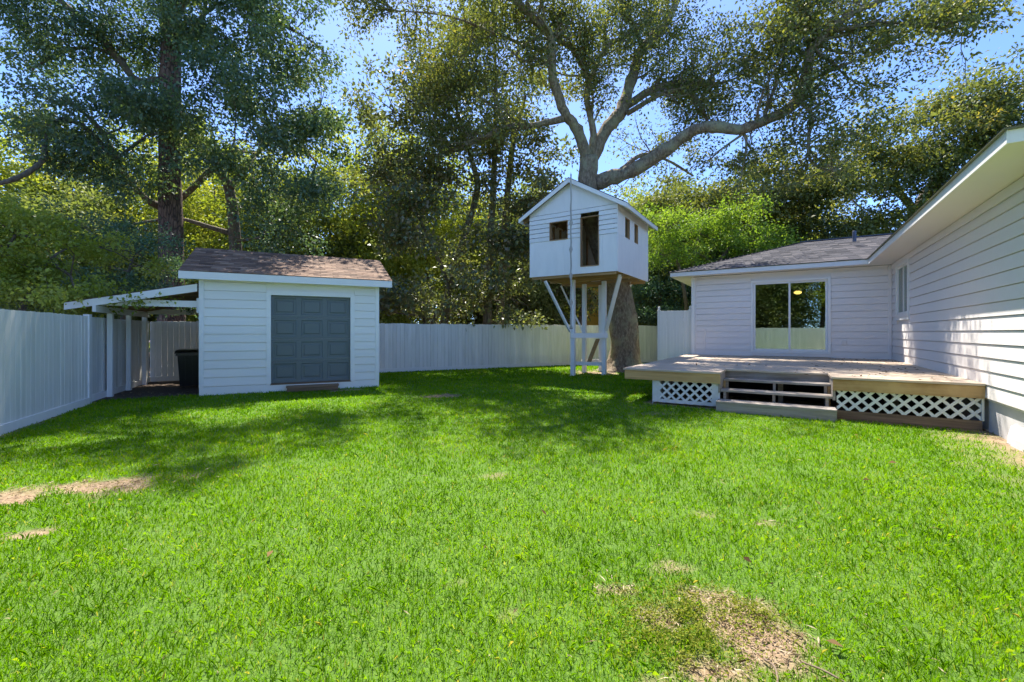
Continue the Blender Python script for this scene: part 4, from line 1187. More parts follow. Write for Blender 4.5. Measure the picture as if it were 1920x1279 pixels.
# ------------------------------------------------------------------ yellow house beyond the fence
YB = 31.0
yh = Thing('yellow_house', 'yellow neighbour house with arched white window beyond the back fence', 'house', 'W', (3.6, YB, 0))
def yx(px): return (px - 960) / FPX * YB
for k in range(24):
    z0 = 0.3 + k * 0.18
    x0, x1 = yx(985), yx(1130)
    if k > 17:
        t = (k - 17) / 8
        x0, x1 = x0 + (x1 - x0) * 0.5 * t, x1 - (x1 - x0) * 0.5 * t
    for a, b in spans(x0, x1, z0, z0 + 0.18, [(yx(1009), yx(1050), 0.0, 4.0)]):
        yh.part('siding_board', lap_board(MB(), a, b, YB, z0, z0 + 0.165, 0.02, 0.008), M['yellow'])
yh.part('wall', MB().box(yx(985), yx(1009), YB + 0.006, YB + 4, 0, 4.6).box(yx(1050), yx(1130), YB + 0.006, YB + 4, 0, 4.6).box(yx(1009), yx(1050), YB + 0.5, YB + 4, 0, 4.6), M['yellow'])
ax, ar = yx(1029.5), (yx(1050) - yx(1009)) / 2
arch = [(ax + ar * math.cos(t), 3.1 + ar * math.sin(t)) for t in np.linspace(0, math.pi, 13)]
wy = yh.part('window', MB().prism(arch + [(ax - ar, 1.3), (ax + ar, 1.3)], 1, YB + 0.1, YB + 0.12), M['glass2'])
mb = MB()
for i in range(12):
    p, q = arch[i], arch[i + 1]
    mb.beam((p[0], YB + 0.02, p[1]), (q[0], YB + 0.02, q[1]), 0.1, 0.14)
mb.box(ax - ar - 0.07, ax - ar + 0.07, YB - 0.03, YB + 0.09, 1.2, 3.1).box(ax + ar - 0.07, ax + ar + 0.07, YB - 0.03, YB + 0.09, 1.2, 3.1)
mb.box(ax - ar + 0.07, ax + ar - 0.07, YB - 0.02, YB + 0.08, 2.75, 2.9).box(ax - 0.05, ax + 0.05, YB - 0.02, YB + 0.08, 1.2, 2.75).box(ax - 0.4, ax - 0.34, YB - 0.01, YB + 0.07, 1.2, 2.75)
yh.part('window_frame', mb, M['trim'], wy)
yh.part('roof', MB().prism([(yx(975), 3.0), (yx(1058), 5.9), (yx(1141), 3.0), (yx(1141), 3.2), (yx(1058), 6.1), (yx(975), 3.2)], 1, YB - 0.4, YB + 4), M['shingle_grey'])
yh.part('porch_roof', MB().prism([(YB - 1.6, 2.35), (YB - 0.03, 2.9), (YB - 0.03, 3.0), (YB - 1.6, 2.45)], 0, yx(955), yx(1003)), M['shingle_grey'])
for px in (992, 1003):
    yh.part('porch_column', MB().box(yx(px) - 0.13, yx(px) + 0.13, YB - 1.5, YB - 1.24, 0, 2.34), M['yellow'])

# ------------------------------------------------------------------ trees
def catmull(pts, per=6):
    P = [np.array(p, float) for p in pts]
    P = [2 * P[0] - P[1]] + P + [2 * P[-1] - P[-2]]
    out = []
    for i in range(1, len(P) - 2):
        for k in range(per):
            t = k / per
            a, b, c, d = P[i - 1:i + 3]
            out.append(0.5 * (2 * b + (c - a) * t + (2 * a - 5 * b + 4 * c - d) * t * t + (3 * b - a - 3 * c + d) * t ** 3))
    out.append(P[-2])
    return np.array(out)
def limb(pix, per=5):
    """waypoints (px, py, distance, radius in photo pixels) -> smooth array of x, y, z, r in metres"""
    return catmull([(*W(x, y, d), r * d / FPX) for x, y, d, r in pix], per)
def add_limb(mb, L, n=10, wob=0.06):
    """limb with uneven girth: slow swellings, a few knots and a slightly crooked axis"""
    m_ = len(L)
    ph = rnd.uniform(0, 50)
    pts, rad = [], []
    for i, p in enumerate(L):
        r = max(0.004, p[3] * 0.86)
        k = 1 + 0.22 * (float(vnoise(np.array([ph + i * 0.45]), np.array([ph]), 77)[0]) - 0.5) + (0.16 if rnd.random() < 0.08 else 0)
        pts.append(Vector(p[:3]) + rvec() * r * (0.10 if 0 < i < m_ - 1 else 0))
        rad.append(r * k)
    mb.tube(pts, rad, n, wob)
def rvec():
    return Vector((rnd.gauss(0, 1), rnd.gauss(0, 1), rnd.gauss(0, 1))).normalized()
def grow(mb, start, direc, length, r0, depth, tips, up=0.25, n=5, kids=(3, 5)):
    """a crooked branch with side twigs; leaf clumps are set at twig ends"""
    seg = 5 if depth > 0 else 3
    p, d = Vector(start), Vector(direc).normalized()
    pts, rad = [p.copy()], [r0]
    for i in range(seg):
        d = (d + rvec() * 0.32 + Vector((0, 0, up * 0.3))).normalized()
        p = p + d * (length / seg)
        pts.append(p.copy())
        rad.append(r0 * (1 - 0.8 * (i + 1) / seg))
    mb.tube(pts, rad, n if depth > 0 else 3, 0.0, False)
    tips.append(pts[-1])
    if depth > 0:
        for k in range(rnd.randint(*kids)):
            i = rnd.randint(1, seg)
            dd = (d + rvec() * 1.1 + Vector((0, 0, up * 0.4))).normalized()
            grow(mb, pts[i], dd, length * rnd.uniform(0.35, 0.6), rad[i] * 0.6 + 0.003, depth - 1, tips, up, n, kids)
    else:
        tips.append(pts[1])
def clump_leaves(cent, rad, per, size, droop=0.0, flat_=0.7, base_t=None, spread=0.13):
    """leaves round each clump centre; every clump has its own average tint"""
    cent = np.asarray(cent, float)
    k = len(cent)
    per_k = np.maximum(4, (per * rng.uniform(0.5, 1.5, k)).astype(int))
    idx = np.repeat(np.arange(k), per_k)
    n = len(idx)
    R_ = np.asarray(rad) if np.ndim(rad) else np.full(k, rad)
    off_ = rng.normal(size=(n, 3)) * 0.52
    off_[:, 2] *= flat_
    pos = cent[idx] + off_ * R_[idx][:, None]
    direc = unit(off_) + rng.normal(size=(n, 3)) * 0.7
    direc[:, 2] -= droop
    L = size * rng.uniform(0.65, 1.35, n)
    ct = rng.normal(0.42, 0.16, k) if base_t is None else base_t
    t = np.clip(ct[idx] + rng.normal(0, spread, n), 0, 1)
    return leaf_quads(pos, direc, L, L * rng.uniform(0.46, 0.68, n)), t
def blob_centres(blobs, dens):
    """clump centres in ellipsoids given as (px, py, distance, rx px, ry px, depth m), denser towards the outside"""
    out = []
    for px, py, d, rx, ry, rd in blobs:
        sx, sz = rx * d / FPX, ry * d / FPX
        n = max(3, int(dens * (sx * sz * 3.1) ** 0.75 * (rd ** 0.5)))
        k = max(2, n // 6)                               # boughs, each a loose flat pad of clumps
        v = unit(rng.normal(size=(k, 3))) * (rng.random(k) ** 0.42)[:, None]
        c = np.array(W(px, py, d)) + v * np.array([sx, rd, sz])
        c = np.repeat(c, 6, axis=0)
        out.append(c + rng.normal(size=c.shape) * np.array([0.50, 0.50, 0.20]))
    return np.concatenate(out)
def crown(tree, verts, tint, mat, name='crown'):
    off_ = np.array(tree.off)
    me = np_mesh(name, verts - off_, 4, mat, tint)
    o = bpy.data.objects.new(name, me)
    COL.objects.link(o)
    o.parent = tree.o
    return tag(o, kind='stuff')
def twigs_to(mb, cents, nodes, frac=0.5):
    """thin branches joining clump centres to the nearest limb point, so that clumps hang on wood"""
    nodes = np.asarray(nodes)
    for c in cents:
        if rnd.random() > frac: continue
        dd = np.linalg.norm(nodes - c, axis=1)
        j = int(np.argmin(dd))
        if dd[j] > 1.9 or dd[j] < 0.1: continue
        a, b = Vector(nodes[j]), Vector(c)
        m1 = a.lerp(b, 0.5) + rvec() * dd[j] * 0.12 + Vector((0, 0, 0.08 * dd[j]))
        r = 0.010 + 0.010 * dd[j]
        mb.tube([a, m1, b], [r, r * 0.6, r * 0.25], 3, 0, False)

# --- the live oak that carries the treehouse
oak = Thing('live_oak', 'huge spreading live oak whose grey trunk rises through the white treehouse', 'tree', 'W', (4.35, 17.2, 0))
mb = MB()
tr = catmull([(4.36, 17.2, -0.1, 0.74), (4.36, 17.2, 0.35, 0.58), (4.35, 17.15, 1.2, 0.54), (4.27, 17.05, 2.1, 0.53), (4.02, 16.85, 3.1, 0.50), (3.40, 16.4, 4.4, 0.40), (2.90, 16.1, 5.8, 0.33), (2.72, 15.95, 6.9, 0.34), (2.80, 15.9, 7.8, 0.30)], 6)
mb.tube([Vector(p[:3]) for p in tr], [p[3] for p in tr], 28, 0.035)
for vi, vco in enumerate(mb.v):                          # buttressed foot: the girth splays into roots
    ring = tr[vi // 28]
    a = 2 * math.pi * (vi % 28) / 28
    f = max(0.0, 1 - max(0, vco[2]) / 0.9) ** 2
    k = 1 + f * (0.22 + 0.30 * max(0, math.sin(a * 5 + 0.6))) + 0.06 * math.sin(a * 3 + vco[2] * 2.1) + 0.035 * math.sin(a * 7 - vco[2] * 3.7)
    mb.v[vi] = (ring[0] + (vco[0] - ring[0]) * k, ring[1] + (vco[1] - ring[1]) * k, vco[2])
oak.part('trunk', mb, M['bark_oak'], smooth=True)
limbs = [
    [(1100, 300, 15.9, 13), (1083, 244, 15.6, 12), (1058, 210, 15.2, 11), (1038, 150, 14.8, 9.5), (1034, 94, 14.4, 9), (1030, 64, 14.2, 8.5), (1000, 34, 13.9, 8), (966, 0, 13.6, 7), (930, -50, 13.3, 5)],
    [(1110, 292, 15.9, 8), (1112, 245, 15.8, 7), (1100, 185, 15.6, 6.5), (1103, 158, 15.5, 6), (1097, 124, 15.2, 6), (1072, 90, 15, 5), (1045, 73, 14.6, 4.5)],
    [(1103, 158, 15.5, 5), (1131, 98, 15.6, 4.5), (1160, 72, 15.7, 3.5), (1195, 56, 15.8, 2.5)],
    [(1108, 300, 16.0, 16), (1135, 245, 16.2, 13), (1165, 208, 16.4, 12), (1184, 150, 16.6, 11), (1203, 94, 16.8, 10), (1248, 45, 17.0, 8), (1270, 0, 17.2, 7), (1290, -60, 17.4, 5)],
    [(1165, 206, 16.4, 9), (1222, 169, 16.2, 8), (1278, 156, 16.0, 8), (1320, 156, 15.9, 7.5), (1346, 161, 15.9, 6)],
    [(1175, 214, 16.2, 6), (1240, 176, 15.8, 5.5), (1290, 173, 15.5, 5), (1312, 195, 15.4, 4.5), (1327, 230, 15.3, 3.5)],
    [(1205, 90, 16.8, 6), (1190, 50, 16.5, 6), (1165, 20, 16.2, 5), (1170, -30, 16, 4)],
    [(1118, 342, 16.0, 17), (1165, 328, 15.7, 15), (1212, 305, 15.3, 14), (1260, 274, 14.9, 13), (1297, 246, 14.6, 12.5), (1335, 238, 14.3, 12), (1384, 243, 14.0, 11.5), (1429, 229, 13.7, 11), (1485, 199, 13.4, 11), (1508, 165, 13.2, 11), (1519, 98, 12.9, 9), (1538, 75, 12.8, 8), (1579, 38, 12.6, 7), (1635, 8, 12.4, 6), (1690, -10, 12.2, 5), (1790, -20, 12.0, 4)],
    [(1538, 75, 12.8, 6), (1530, 45, 12.7, 5), (1515, 20, 12.6, 4), (1525, -20, 12.5, 3.5)],
    [(1560, 56, 12.7, 5), (1600, 52, 12.4, 4), (1660, 42, 12.2, 3), (1740, 50, 11.9, 2), (1820, 70, 11.7, 1.2)],
    [(1500, 190, 13.3, 5), (1521, 215, 13.0, 4), (1516, 262, 12.8, 3.5), (1522, 305, 12.7, 2.6), (1562, 322, 12.6, 1.6)],
    [(1430, 228, 13.7, 4), (1450, 170, 13.5, 3.5), (1465, 120, 13.3, 3), (1490, 60, 13.1, 2)],
    [(1058, 222, 15.3, 8), (1000, 235, 15.6, 7), (950, 239, 16, 6.5), (900, 262, 16.4, 5.5), (860, 278, 16.8, 4), (820, 290, 17.1, 2.4)],
    [(950, 239, 16, 4), (925, 200, 16.2, 3), (880, 170, 16.3, 2), (850, 130, 16.3, 1.4)],
    [(1036, 90, 14.4, 5), (1000, 90, 14.6, 4), (920, 60, 14.4, 3), (840, 30, 14.2, 2.2), (740, 20, 14, 1.4)],
    [(1165, 318, 15.6, 5), (1205, 290, 16.2, 4), (1250, 300, 16.8, 3), (1300, 330, 17.2, 2)],
]
nodes, tips = [], []
mb = MB()
for i, l in enumerate(limbs):
    L = limb(l)
    bm = MB()
    add_limb(bm, L, 12 if l[0][3] > 8 else 8, 0.07)
    oak.part('limb', bm, M['bark_oak'], smooth=True)
    nodes += [p[:3] for p in L]
    m_ = len(L)
    step = 1
    start = 0.42 if l[0][3] > 10 else 0.2
    for j in range(int(m_ * start), m_, step):
        if i in (3, 4, 7, 15) and rnd.random() < 0.4: continue
        for rep in range(1):
            tan = Vector(L[min(j + 1, m_ - 1)][:3] - L[max(j - 1, 0)][:3]).normalized()
            d = (tan * 0.5 + rvec() * 1.0 + Vector((0, 0, 0.35))).normalized()
            grow(mb, L[j][:3], d, rnd.uniform(0.9, 2.2), max(0.012, min(0.05, L[j][3] * 0.4)), 1, tips, 0.2, 5, (3, 5))
            if j > m_ * 0.6 and rnd.random() < 0.35: grow(mb, L[j][:3], (rvec() + Vector((0, 0, 0.3))), rnd.uniform(0.8, 1.6), 0.018, 1, tips, 0.2, 4, (3, 4))
oak.part('branches', mb, M['bark_oak'], kind='stuff')
bl = [(1180, 40, 16, 70, 50, 2), (1330, 40, 15, 90, 60, 2), (1450, 60, 14, 80, 70, 2), (1600, 60, 13, 110, 70, 2), (1740, 40, 12.6, 110, 50, 2), (1640, 130, 13, 80, 50, 1.5), (1560, 190, 13.2, 60, 60, 1.5), (1400, 150, 14, 90, 70, 1.8),
      (1430, 300, 14.5, 50, 25, 1.0), (1540, 280, 13.5, 80, 50, 1.5), (1270, 330, 16, 70, 35, 1.5), (1250, 120, 16.5, 70, 60, 1.8),
      (1050, 30, 14.8, 90, 40, 1.6), (900, 60, 15, 110, 70, 1.8), (770, 30, 14.5, 100, 50, 1.8), (690, 20, 14.2, 50, 50, 1.2), (830, 140, 16, 80, 60, 1.6), (1000, 150, 15.5, 60, 60, 1.3)]
cb = blob_centres(bl, 5.0)
mb = MB()
twigs_to(mb, cb, nodes, 0.8)
oak.part('twigs', mb, M['bark_oak'], kind='stuff')
tips = np.array([tuple(t) for t in tips])
v1, t1 = clump_leaves(tips, 0.36, 26, 0.105, 0.25)
v2, t2 = clump_leaves(cb, 0.42, 62, 0.105, 0.25)
crown(oak, np.concatenate([v1, v2]), np.concatenate([t1, t2]), M['leaf_oak'])
print('oak leaves', len(v1) // 4, len(v2) // 4, 'tips', len(tips))

# --- tall pine beside the shed
pine = Thing('pine_tree', 'tall straight pine with reddish plated trunk rising behind the lean-to', 'tree', 'W', tuple(W(321, 700, 17.0))[:2])
px_, py_ = pine.off.x, pine.off.y
mb = MB()
tr = catmull([(px_, py_, -0.1, 0.55), (px_, py_, 0.6, 0.46), (px_ + 0.02, py_, 4, 0.40), (px_ - 0.05, py_, 8, 0.36), (px_ + 0.02, py_, 14, 0.30), (px_ + 0.1, py_, 20, 0.2), (px_ + 0.1, py_, 25, 0.08)], 8)
mb.tube([Vector(p[:3]) for p in tr], [p[3] for p in tr], 18, 0.04)
pine.part('trunk', mb, M['bark_pine'], smooth=True)
cts, mb = [], MB()
for k in range(46):
    z = rnd.uniform(15.5, 25)
    a = rnd.uniform(0, 6.283)
    L_ = (26 - z) * 0.3 + 0.8
    p1 = Vector((px_ + math.cos(a) * L_, py_ + math.sin(a) * L_, z + rnd.uniform(-0.3, 0.8)))
    mb.tube([(px_, py_, z - 0.3), p1], [0.05, 0.012], 4, 0, False)
    for q in range(5): cts.append(tuple(Vector((px_, py_, z)).lerp(p1, rnd.uniform(0.45, 1.05)) + rvec() * 0.25))
pine.part('branches', mb, M['bark_pine'], kind='stuff')
v1, t1 = clump_leaves(cts, 0.4, 34, 0.22, 0.0)
crown(pine, v1, t1, M['needles'])

def tree(name, label, base, mat, barkm, trunk, limbs_, blobs, dens, per, crad, size, droop=0.2, frac=0.6, sub=0.5, group=None, flat_=0.7, cat='tree'):
    t = Thing(name, label, cat, 'W', base, group)
    mb = MB()
    nodes = []
    for tk in trunk:
        L = limb(tk, 6)
        mb.tube([Vector(p[:3]) for p in L], [p[3] for p in L], 12, 0.05)
        nodes += [p[:3] for p in L]
    t.part('trunk', mb, barkm, smooth=True)
    for l in limbs_:
        L = limb(l, 5)
        bm = MB()
        add_limb(bm, L, 8, 0.06)
        t.part('limb', bm, barkm, smooth=True)
        nodes += [p[:3] for p in L]
    cb = blob_centres(blobs, dens)
    mb = MB()
    # a first ring of boughs from the wood to the middles of the clump groups
    mids = np.array([tuple(W(b[0], b[1], b[2])) for b in blobs])
    nd = np.array(nodes)
    extra = []
    for mpt in mids:
        j = int(np.argmin(np.linalg.norm(nd - mpt, axis=1)))
        a, b = Vector(nd[j]), Vector(mpt)
        d = (b - a).length
        if d < 0.2 or d > 4.5: continue
        c1 = a.lerp(b, 0.35) + rvec() * d * 0.1
        c2 = a.lerp(b, 0.7) + rvec() * d * 0.12
        r = 0.018 + 0.013 * d
        mb.tube([a, c1, c2, b], [r, r * 0.8, r * 0.5, r * 0.2], 5, 0, False)
        extra += [tuple(c1), tuple(c2), tuple(b)]
    twigs_to(mb, cb, np.concatenate([nd, np.array(extra)]) if extra else nd, frac)
    t.part('branches', mb, barkm, kind='stuff')
    v, tn = clump_leaves(cb, crad, per, size, droop, flat_)
    crown(t, v, tn, mat)
    print(name, 'leaves', len(v) // 4)
    return t

# --- dark evergreen oak that fills the left of the picture
tree('evergreen_oak', 'dense dark blue-green oak spreading in front of the pine trunk', tuple(W(440, 690, 19.5))[:2], M['leaf_oak_dark'], M['bark_dark'],
     [[(442, 690, 19.5, 13), (443, 520, 19.3, 11), (440, 440, 19.2, 10), (430, 356, 19, 8.5), (405, 311, 18.6, 7), (360, 240, 18, 6), (300, 150, 17.5, 5)]],
     [[(430, 356, 19, 7), (470, 300, 18.5, 5), (540, 240, 18, 3.5), (600, 200, 17.6, 2)],
      [(405, 311, 18.6, 6), (330, 380, 18.2, 6), (300, 387, 17.8, 8), (262, 362, 17.0, 7), (225, 311, 16.4, 6), (185, 240, 16, 4.5), (120, 180, 15.6, 3)],
      [(300, 150, 17.5, 7), (255, 150, 16.8, 7), (215, 100, 16.3, 6.5), (170, 50, 16, 6), (112, 0, 15.8, 5.5), (60, -50, 15.5, 4)],
      [(235, 115, 16.5, 5), (180, 92, 16.2, 4), (120, 95, 16, 3.5), (60, 130, 15.8, 2)],
      [(300, 150, 17.5, 4), (380, 30, 16.8, 4), (435, 0, 16.4, 3.5)],
      [(420, -20, 16.4, 4.5), (475, 22, 16.2, 4), (540, 52, 16, 3), (590, 82, 15.8, 2.0), (612, 104, 15.7, 0.8)],
      [(215, 300, 16.3, 5), (160, 240, 15.8, 5), (112, 225, 15.4, 5), (86, 262, 15, 5), (80, 300, 14.6, 5), (40, 330, 14.2, 5), (-20, 350, 13.8, 4)],
      [(300, 150, 17.5, 5), (330, 40, 17, 5), (400, -80, 16, 4.5), (500, -150, 15, 4), (600, -180, 14.4, 3.5), (700, -200, 14, 3), (760, -205, 13.8, 1.5)],
      [(440, 440, 19.2, 6), (390, 425, 18.8, 4.5), (330, 410, 18.5, 3.5), (250, 420, 18.2, 2.5)]],
     [(60, 60, 15.8, 110, 80, 2.2), (200, 40, 16, 100, 60, 2.2), (350, 40, 16, 90, 60, 2), (470, 60, 15.8, 100, 60, 2), (560, 120, 15.8, 70, 50, 1.6), (100, 190, 15.2, 110, 60, 2), (60, 260, 14.6, 70, 50, 1.6),
      (260, 200, 15.6, 80, 70, 1.8), (400, 160, 15.4, 90, 60, 1.8), (520, 200, 15.6, 90, 50, 1.8), (330, 240, 15.0, 70, 50, 1.5), (440, 260, 15.2, 80, 50, 1.6), (570, 260, 15.8, 60, 50, 1.5), (380, 300, 15.2, 60, 40, 1.4),
      (510, 320, 15.6, 80, 40, 1.5), (580, 360, 16, 60, 40, 1.4), (480, 390, 16.4, 70, 30, 1.4), (200, 290, 15.4, 60, 40, 1.4), (250, 345, 16, 50, 30, 1.2), (540, 430, 17, 60, 30, 1.4),
      (120, -90, 15.4, 130, 90, 2.4), (320, -110, 15.2, 130, 90, 2.4), (500, -70, 15.2, 90, 80, 2), (220, -220, 15.2, 150, 70, 2.4), (420, -210, 15, 110, 60, 2), (600, -150, 14.2, 80, 50, 1.5), (710, -200, 13.8, 60, 45, 1.2), (500, -200, 14, 80, 50, 1.4)],
     7.6, 126, 0.50, 0.126, 0.45, 0.5)

# --- magnolia behind the back fence
tree('magnolia_tree', 'dark multi-trunk magnolia with glossy bronze-backed leaves left of the treehouse', tuple(W(915, 680, 19.5))[:2], M['leaf_magnolia'], M['bark_dark'],
     [[(912, 690, 19.6, 9), (915, 560, 19.5, 8), (918, 470, 19.4, 7), (924, 367, 19.4, 6), (928, 270, 19.3, 5), (930, 150, 19.2, 3), (925, 60, 19.1, 1.5)],
      [(826, 690, 19.0, 8), (835, 590, 19.0, 7.5), (850, 510, 19.1, 6.5), (893, 367, 19.2, 6), (888, 312, 19.2, 5), (860, 220, 19.1, 3), (840, 120, 19, 2)],
      [(930, 690, 20.2, 8), (940, 560, 20.1, 7), (948, 400, 20, 6), (955, 330, 20, 5.5), (962, 270, 19.9, 5), (985, 180, 19.8, 3)],
      [(790, 690, 18.6, 6), (815, 600, 18.7, 5.5), (840, 540, 18.8, 4.5), (800, 440, 18.7, 3), (760, 350, 18.6, 2)]],
     [],
     [(900, 100, 19, 90, 60, 1.8), (800, 130, 18.8, 80, 60, 1.8), (960, 180, 19.4, 70, 60, 1.6), (850, 210, 18.6, 100, 60, 1.8), (740, 210, 18.8, 60, 50, 1.5), (930, 270, 18.8, 80, 50, 1.5), (800, 300, 18.4, 90, 50, 1.6), (1010, 290, 19.4, 50, 50, 1.3),
      (720, 330, 18.8, 50, 60, 1.5), (880, 360, 18.4, 70, 40, 1.4), (990, 380, 19.2, 50, 60, 1.4), (780, 400, 18.2, 80, 50, 1.5), (910, 440, 18.3, 70, 40, 1.3), (720, 450, 18.3, 50, 60, 1.4), (830, 480, 18.2, 70, 40, 1.3), (970, 480, 18.8, 45, 50, 1.3),
      (740, 540, 18.0, 60, 45, 1.3), (800, 580, 18.2, 50, 28, 1.2), (900, 540, 18.6, 60, 40, 1.3), (960, 560, 18.9, 40, 40, 1.1), (860, 540, 18.6, 40, 40, 1.1), (690, 560, 17.8, 40, 45, 1.1)],
     6.4, 76, 0.54, 0.175, 0.1, 0.5)

# --- trees and shrubs to the right
tree('oak_tree', 'broad olive-green oak rising behind the dark grey house roof at right', tuple(W(1700, 640, 24))[:2], M['leaf_oak'], M['bark_dark'],
     [[(1700, 680, 24, 16), (1705, 500, 24, 14), (1720, 400, 23.5, 12), (1790, 300, 23, 9), (1900, 215, 22, 6)]],
     [[(1720, 400, 23.5, 9), (1650, 330, 23, 6), (1560, 300, 22.5, 4)], [(1790, 300, 23, 6), (1830, 220, 22, 4), (1860, 150, 21.5, 2.5)], [(1980, 200, 21, 5), (1900, 212, 20.5, 4), (1840, 225, 20, 3)]],
     [(1890, 160, 20, 90, 60, 2.2), (1960, 230, 20, 90, 70, 2.2), (1800, 230, 20.5, 80, 60, 2), (1720, 290, 21, 80, 55, 2), (1630, 330, 21.5, 70, 50, 1.9), (1850, 300, 20.5, 90, 60, 2), (1750, 370, 21, 80, 50, 1.8), (1550, 370, 22, 70, 45, 1.8), (1660, 410, 21.5, 80, 45, 1.7),
      (1470, 380, 22.5, 70, 40, 1.8), (1900, 390, 20.5, 80, 60, 2), (1600, 440, 22, 70, 30, 1.5), (1500, 430, 22.5, 60, 30, 1.5), (1400, 370, 23, 60, 40, 1.6), (1560, 320, 22, 50, 30, 1.4), (1800, 420, 21, 80, 50, 1.8), (1980, 330, 20.5, 80, 60, 2), (1420, 330, 23, 60, 40, 1.6), (1320, 370, 23.5, 60, 40, 1.6), (1250, 390, 24, 50, 40, 1.6), (1650, 250, 21, 60, 40, 1.6)],
     7.4, 88, 0.60, 0.165, 0.2, 0.5)
tree('maple_tree', 'lime-green young maple with fine leaves between treehouse and house roof', tuple(W(1310, 640, 21))[:2], M['leaf_lime'], M['bark_dark'],
     [[(1312, 680, 21, 5), (1305, 560, 21, 4.5), (1300, 500, 21, 4), (1312, 440, 20.9, 2.5), (1330, 390, 20.8, 1.5)], [(1290, 680, 21, 4), (1285, 560, 21, 3.5), (1265, 470, 20.8, 2.5), (1250, 420, 20.8, 1.3)], [(1330, 680, 21.3, 4.5), (1340, 520, 21.2, 3.5), (1370, 460, 21, 2.5), (1400, 420, 21, 1.2)]],
     [],
     [(1270, 420, 20.4, 60, 35, 1.4), (1350, 410, 20.6, 70, 35, 1.5), (1430, 440, 21, 60, 30, 1.4), (1300, 470, 20.2, 60, 30, 1.3), (1250, 480, 20.4, 40, 35, 1.2), (1390, 470, 20.8, 60, 25, 1.3), (1480, 470, 21.3, 50, 20, 1.2), (1230, 430, 21, 35, 40, 1.2), (1340, 450, 20.8, 60, 30, 1.2)],
     7.5, 105, 0.44, 0.11, 0.3, 0.6)
tree('evergreen_shrub', 'dark glossy shrub behind the back fence between oak trunk and house', tuple(W(1245, 640, 24.5))[:2], M['leaf_deep'], M['bark_dark'],
     [[(1240, 690, 24.5, 5), (1240, 600, 24.5, 4), (1235, 520, 24.4, 2.5)], [(1270, 690, 24.5, 4), (1275, 600, 24.5, 3), (1285, 540, 24.4, 2)]], [],
     [(1225, 540, 24, 40, 35, 1.3), (1270, 560, 24, 40, 30, 1.3), (1215, 590, 23.8, 35, 30, 1.2), (1265, 600, 23.9, 40, 25, 1.2), (1290, 520, 24.6, 35, 25, 1.2), (1180, 570, 24.8, 30, 35, 1.2), (1240, 500, 24.8, 40, 25, 1.2)],
     6.5, 105, 0.45, 0.12, 0.1, 0.4, cat='shrub')
tree('evergreen_shrub', 'dark ragged shrub in front of the yellow house behind the back fence', tuple(W(1085, 640, 26))[:2], M['leaf_magnolia'], M['bark_dark'],
     [[(1085, 680, 26, 5), (1088, 600, 26, 4), (1095, 545, 26, 2)], [(975, 680, 25.5, 5), (978, 600, 25.5, 4), (985, 540, 25.4, 2)]], [],
     [(1090, 545, 25.6, 26, 22, 0.9), (1105, 580, 25.6, 22, 22, 0.9), (1070, 520, 26, 22, 18, 0.8), (978, 560, 25, 24, 26, 0.9), (965, 600, 25, 26, 20, 0.8), (1000, 525, 25.6, 24, 16, 0.8), (1130, 560, 26, 26, 30, 1), (1040, 600, 26, 26, 8, 0.6), (1045, 505, 26.5, 26, 12, 0.7)],
     6.5, 85, 0.42, 0.13, 0.1, 0.4, cat='shrub')
tree('leafy_shrub', 'yellow-green leafy shrub leaning over the near end of the left fence', tuple(W(30, 700, 10.5))[:2], M['leaf_bright'], M['bark_dark'],
     [[(20, 740, 10.5, 7), (30, 620, 10.4, 6), (60, 540, 10.3, 4), (100, 480, 10.2, 2.5)], [(-40, 740, 10, 6), (-40, 600, 10, 5), (-10, 500, 10, 3), (30, 440, 10, 2)]], [],
     [(30, 440, 10.2, 60, 40, 0.9), (110, 440, 10.8, 60, 40, 0.9), (-30, 480, 9.8, 60, 50, 0.9), (50, 500, 9.9, 70, 40, 0.9), (130, 500, 10.4, 60, 35, 0.8), (20, 550, 9.4, 70, 30, 0.7), (110, 555, 9.8, 60, 25, 0.7), (170, 460, 11.2, 50, 40, 0.9), (70, 410, 10.8, 50, 30, 0.8), (160, 572, 9.9, 40, 12, 0.45), (-70, 420, 9.8, 60, 60, 0.9)],
     12, 110, 0.28, 0.088, 0.2, 0.6, cat='shrub')
tree('evergreen_shrub', 'blue-green evergreen shrub behind the lean-to beside the pine trunk', tuple(W(230, 700, 13.6))[:2], M['leaf_deep'], M['bark_dark'],
     [[(225, 740, 13.6, 6), (230, 620, 13.6, 5), (235, 540, 13.5, 3), (250, 480, 13.4, 2)]], [],
     [(200, 500, 13.2, 60, 40, 1), (260, 480, 13.6, 55, 35, 1), (300, 510, 14.2, 40, 35, 0.9), (220, 545, 12.8, 60, 25, 0.8), (160, 540, 12.6, 40, 30, 0.8), (290, 545, 14.0, 50, 20, 0.8), (190, 450, 13.8, 50, 30, 0.9), (240, 425, 14.4, 40, 25, 0.8)],
     10, 110, 0.32, 0.08, 0.15, 0.5, cat='shrub')

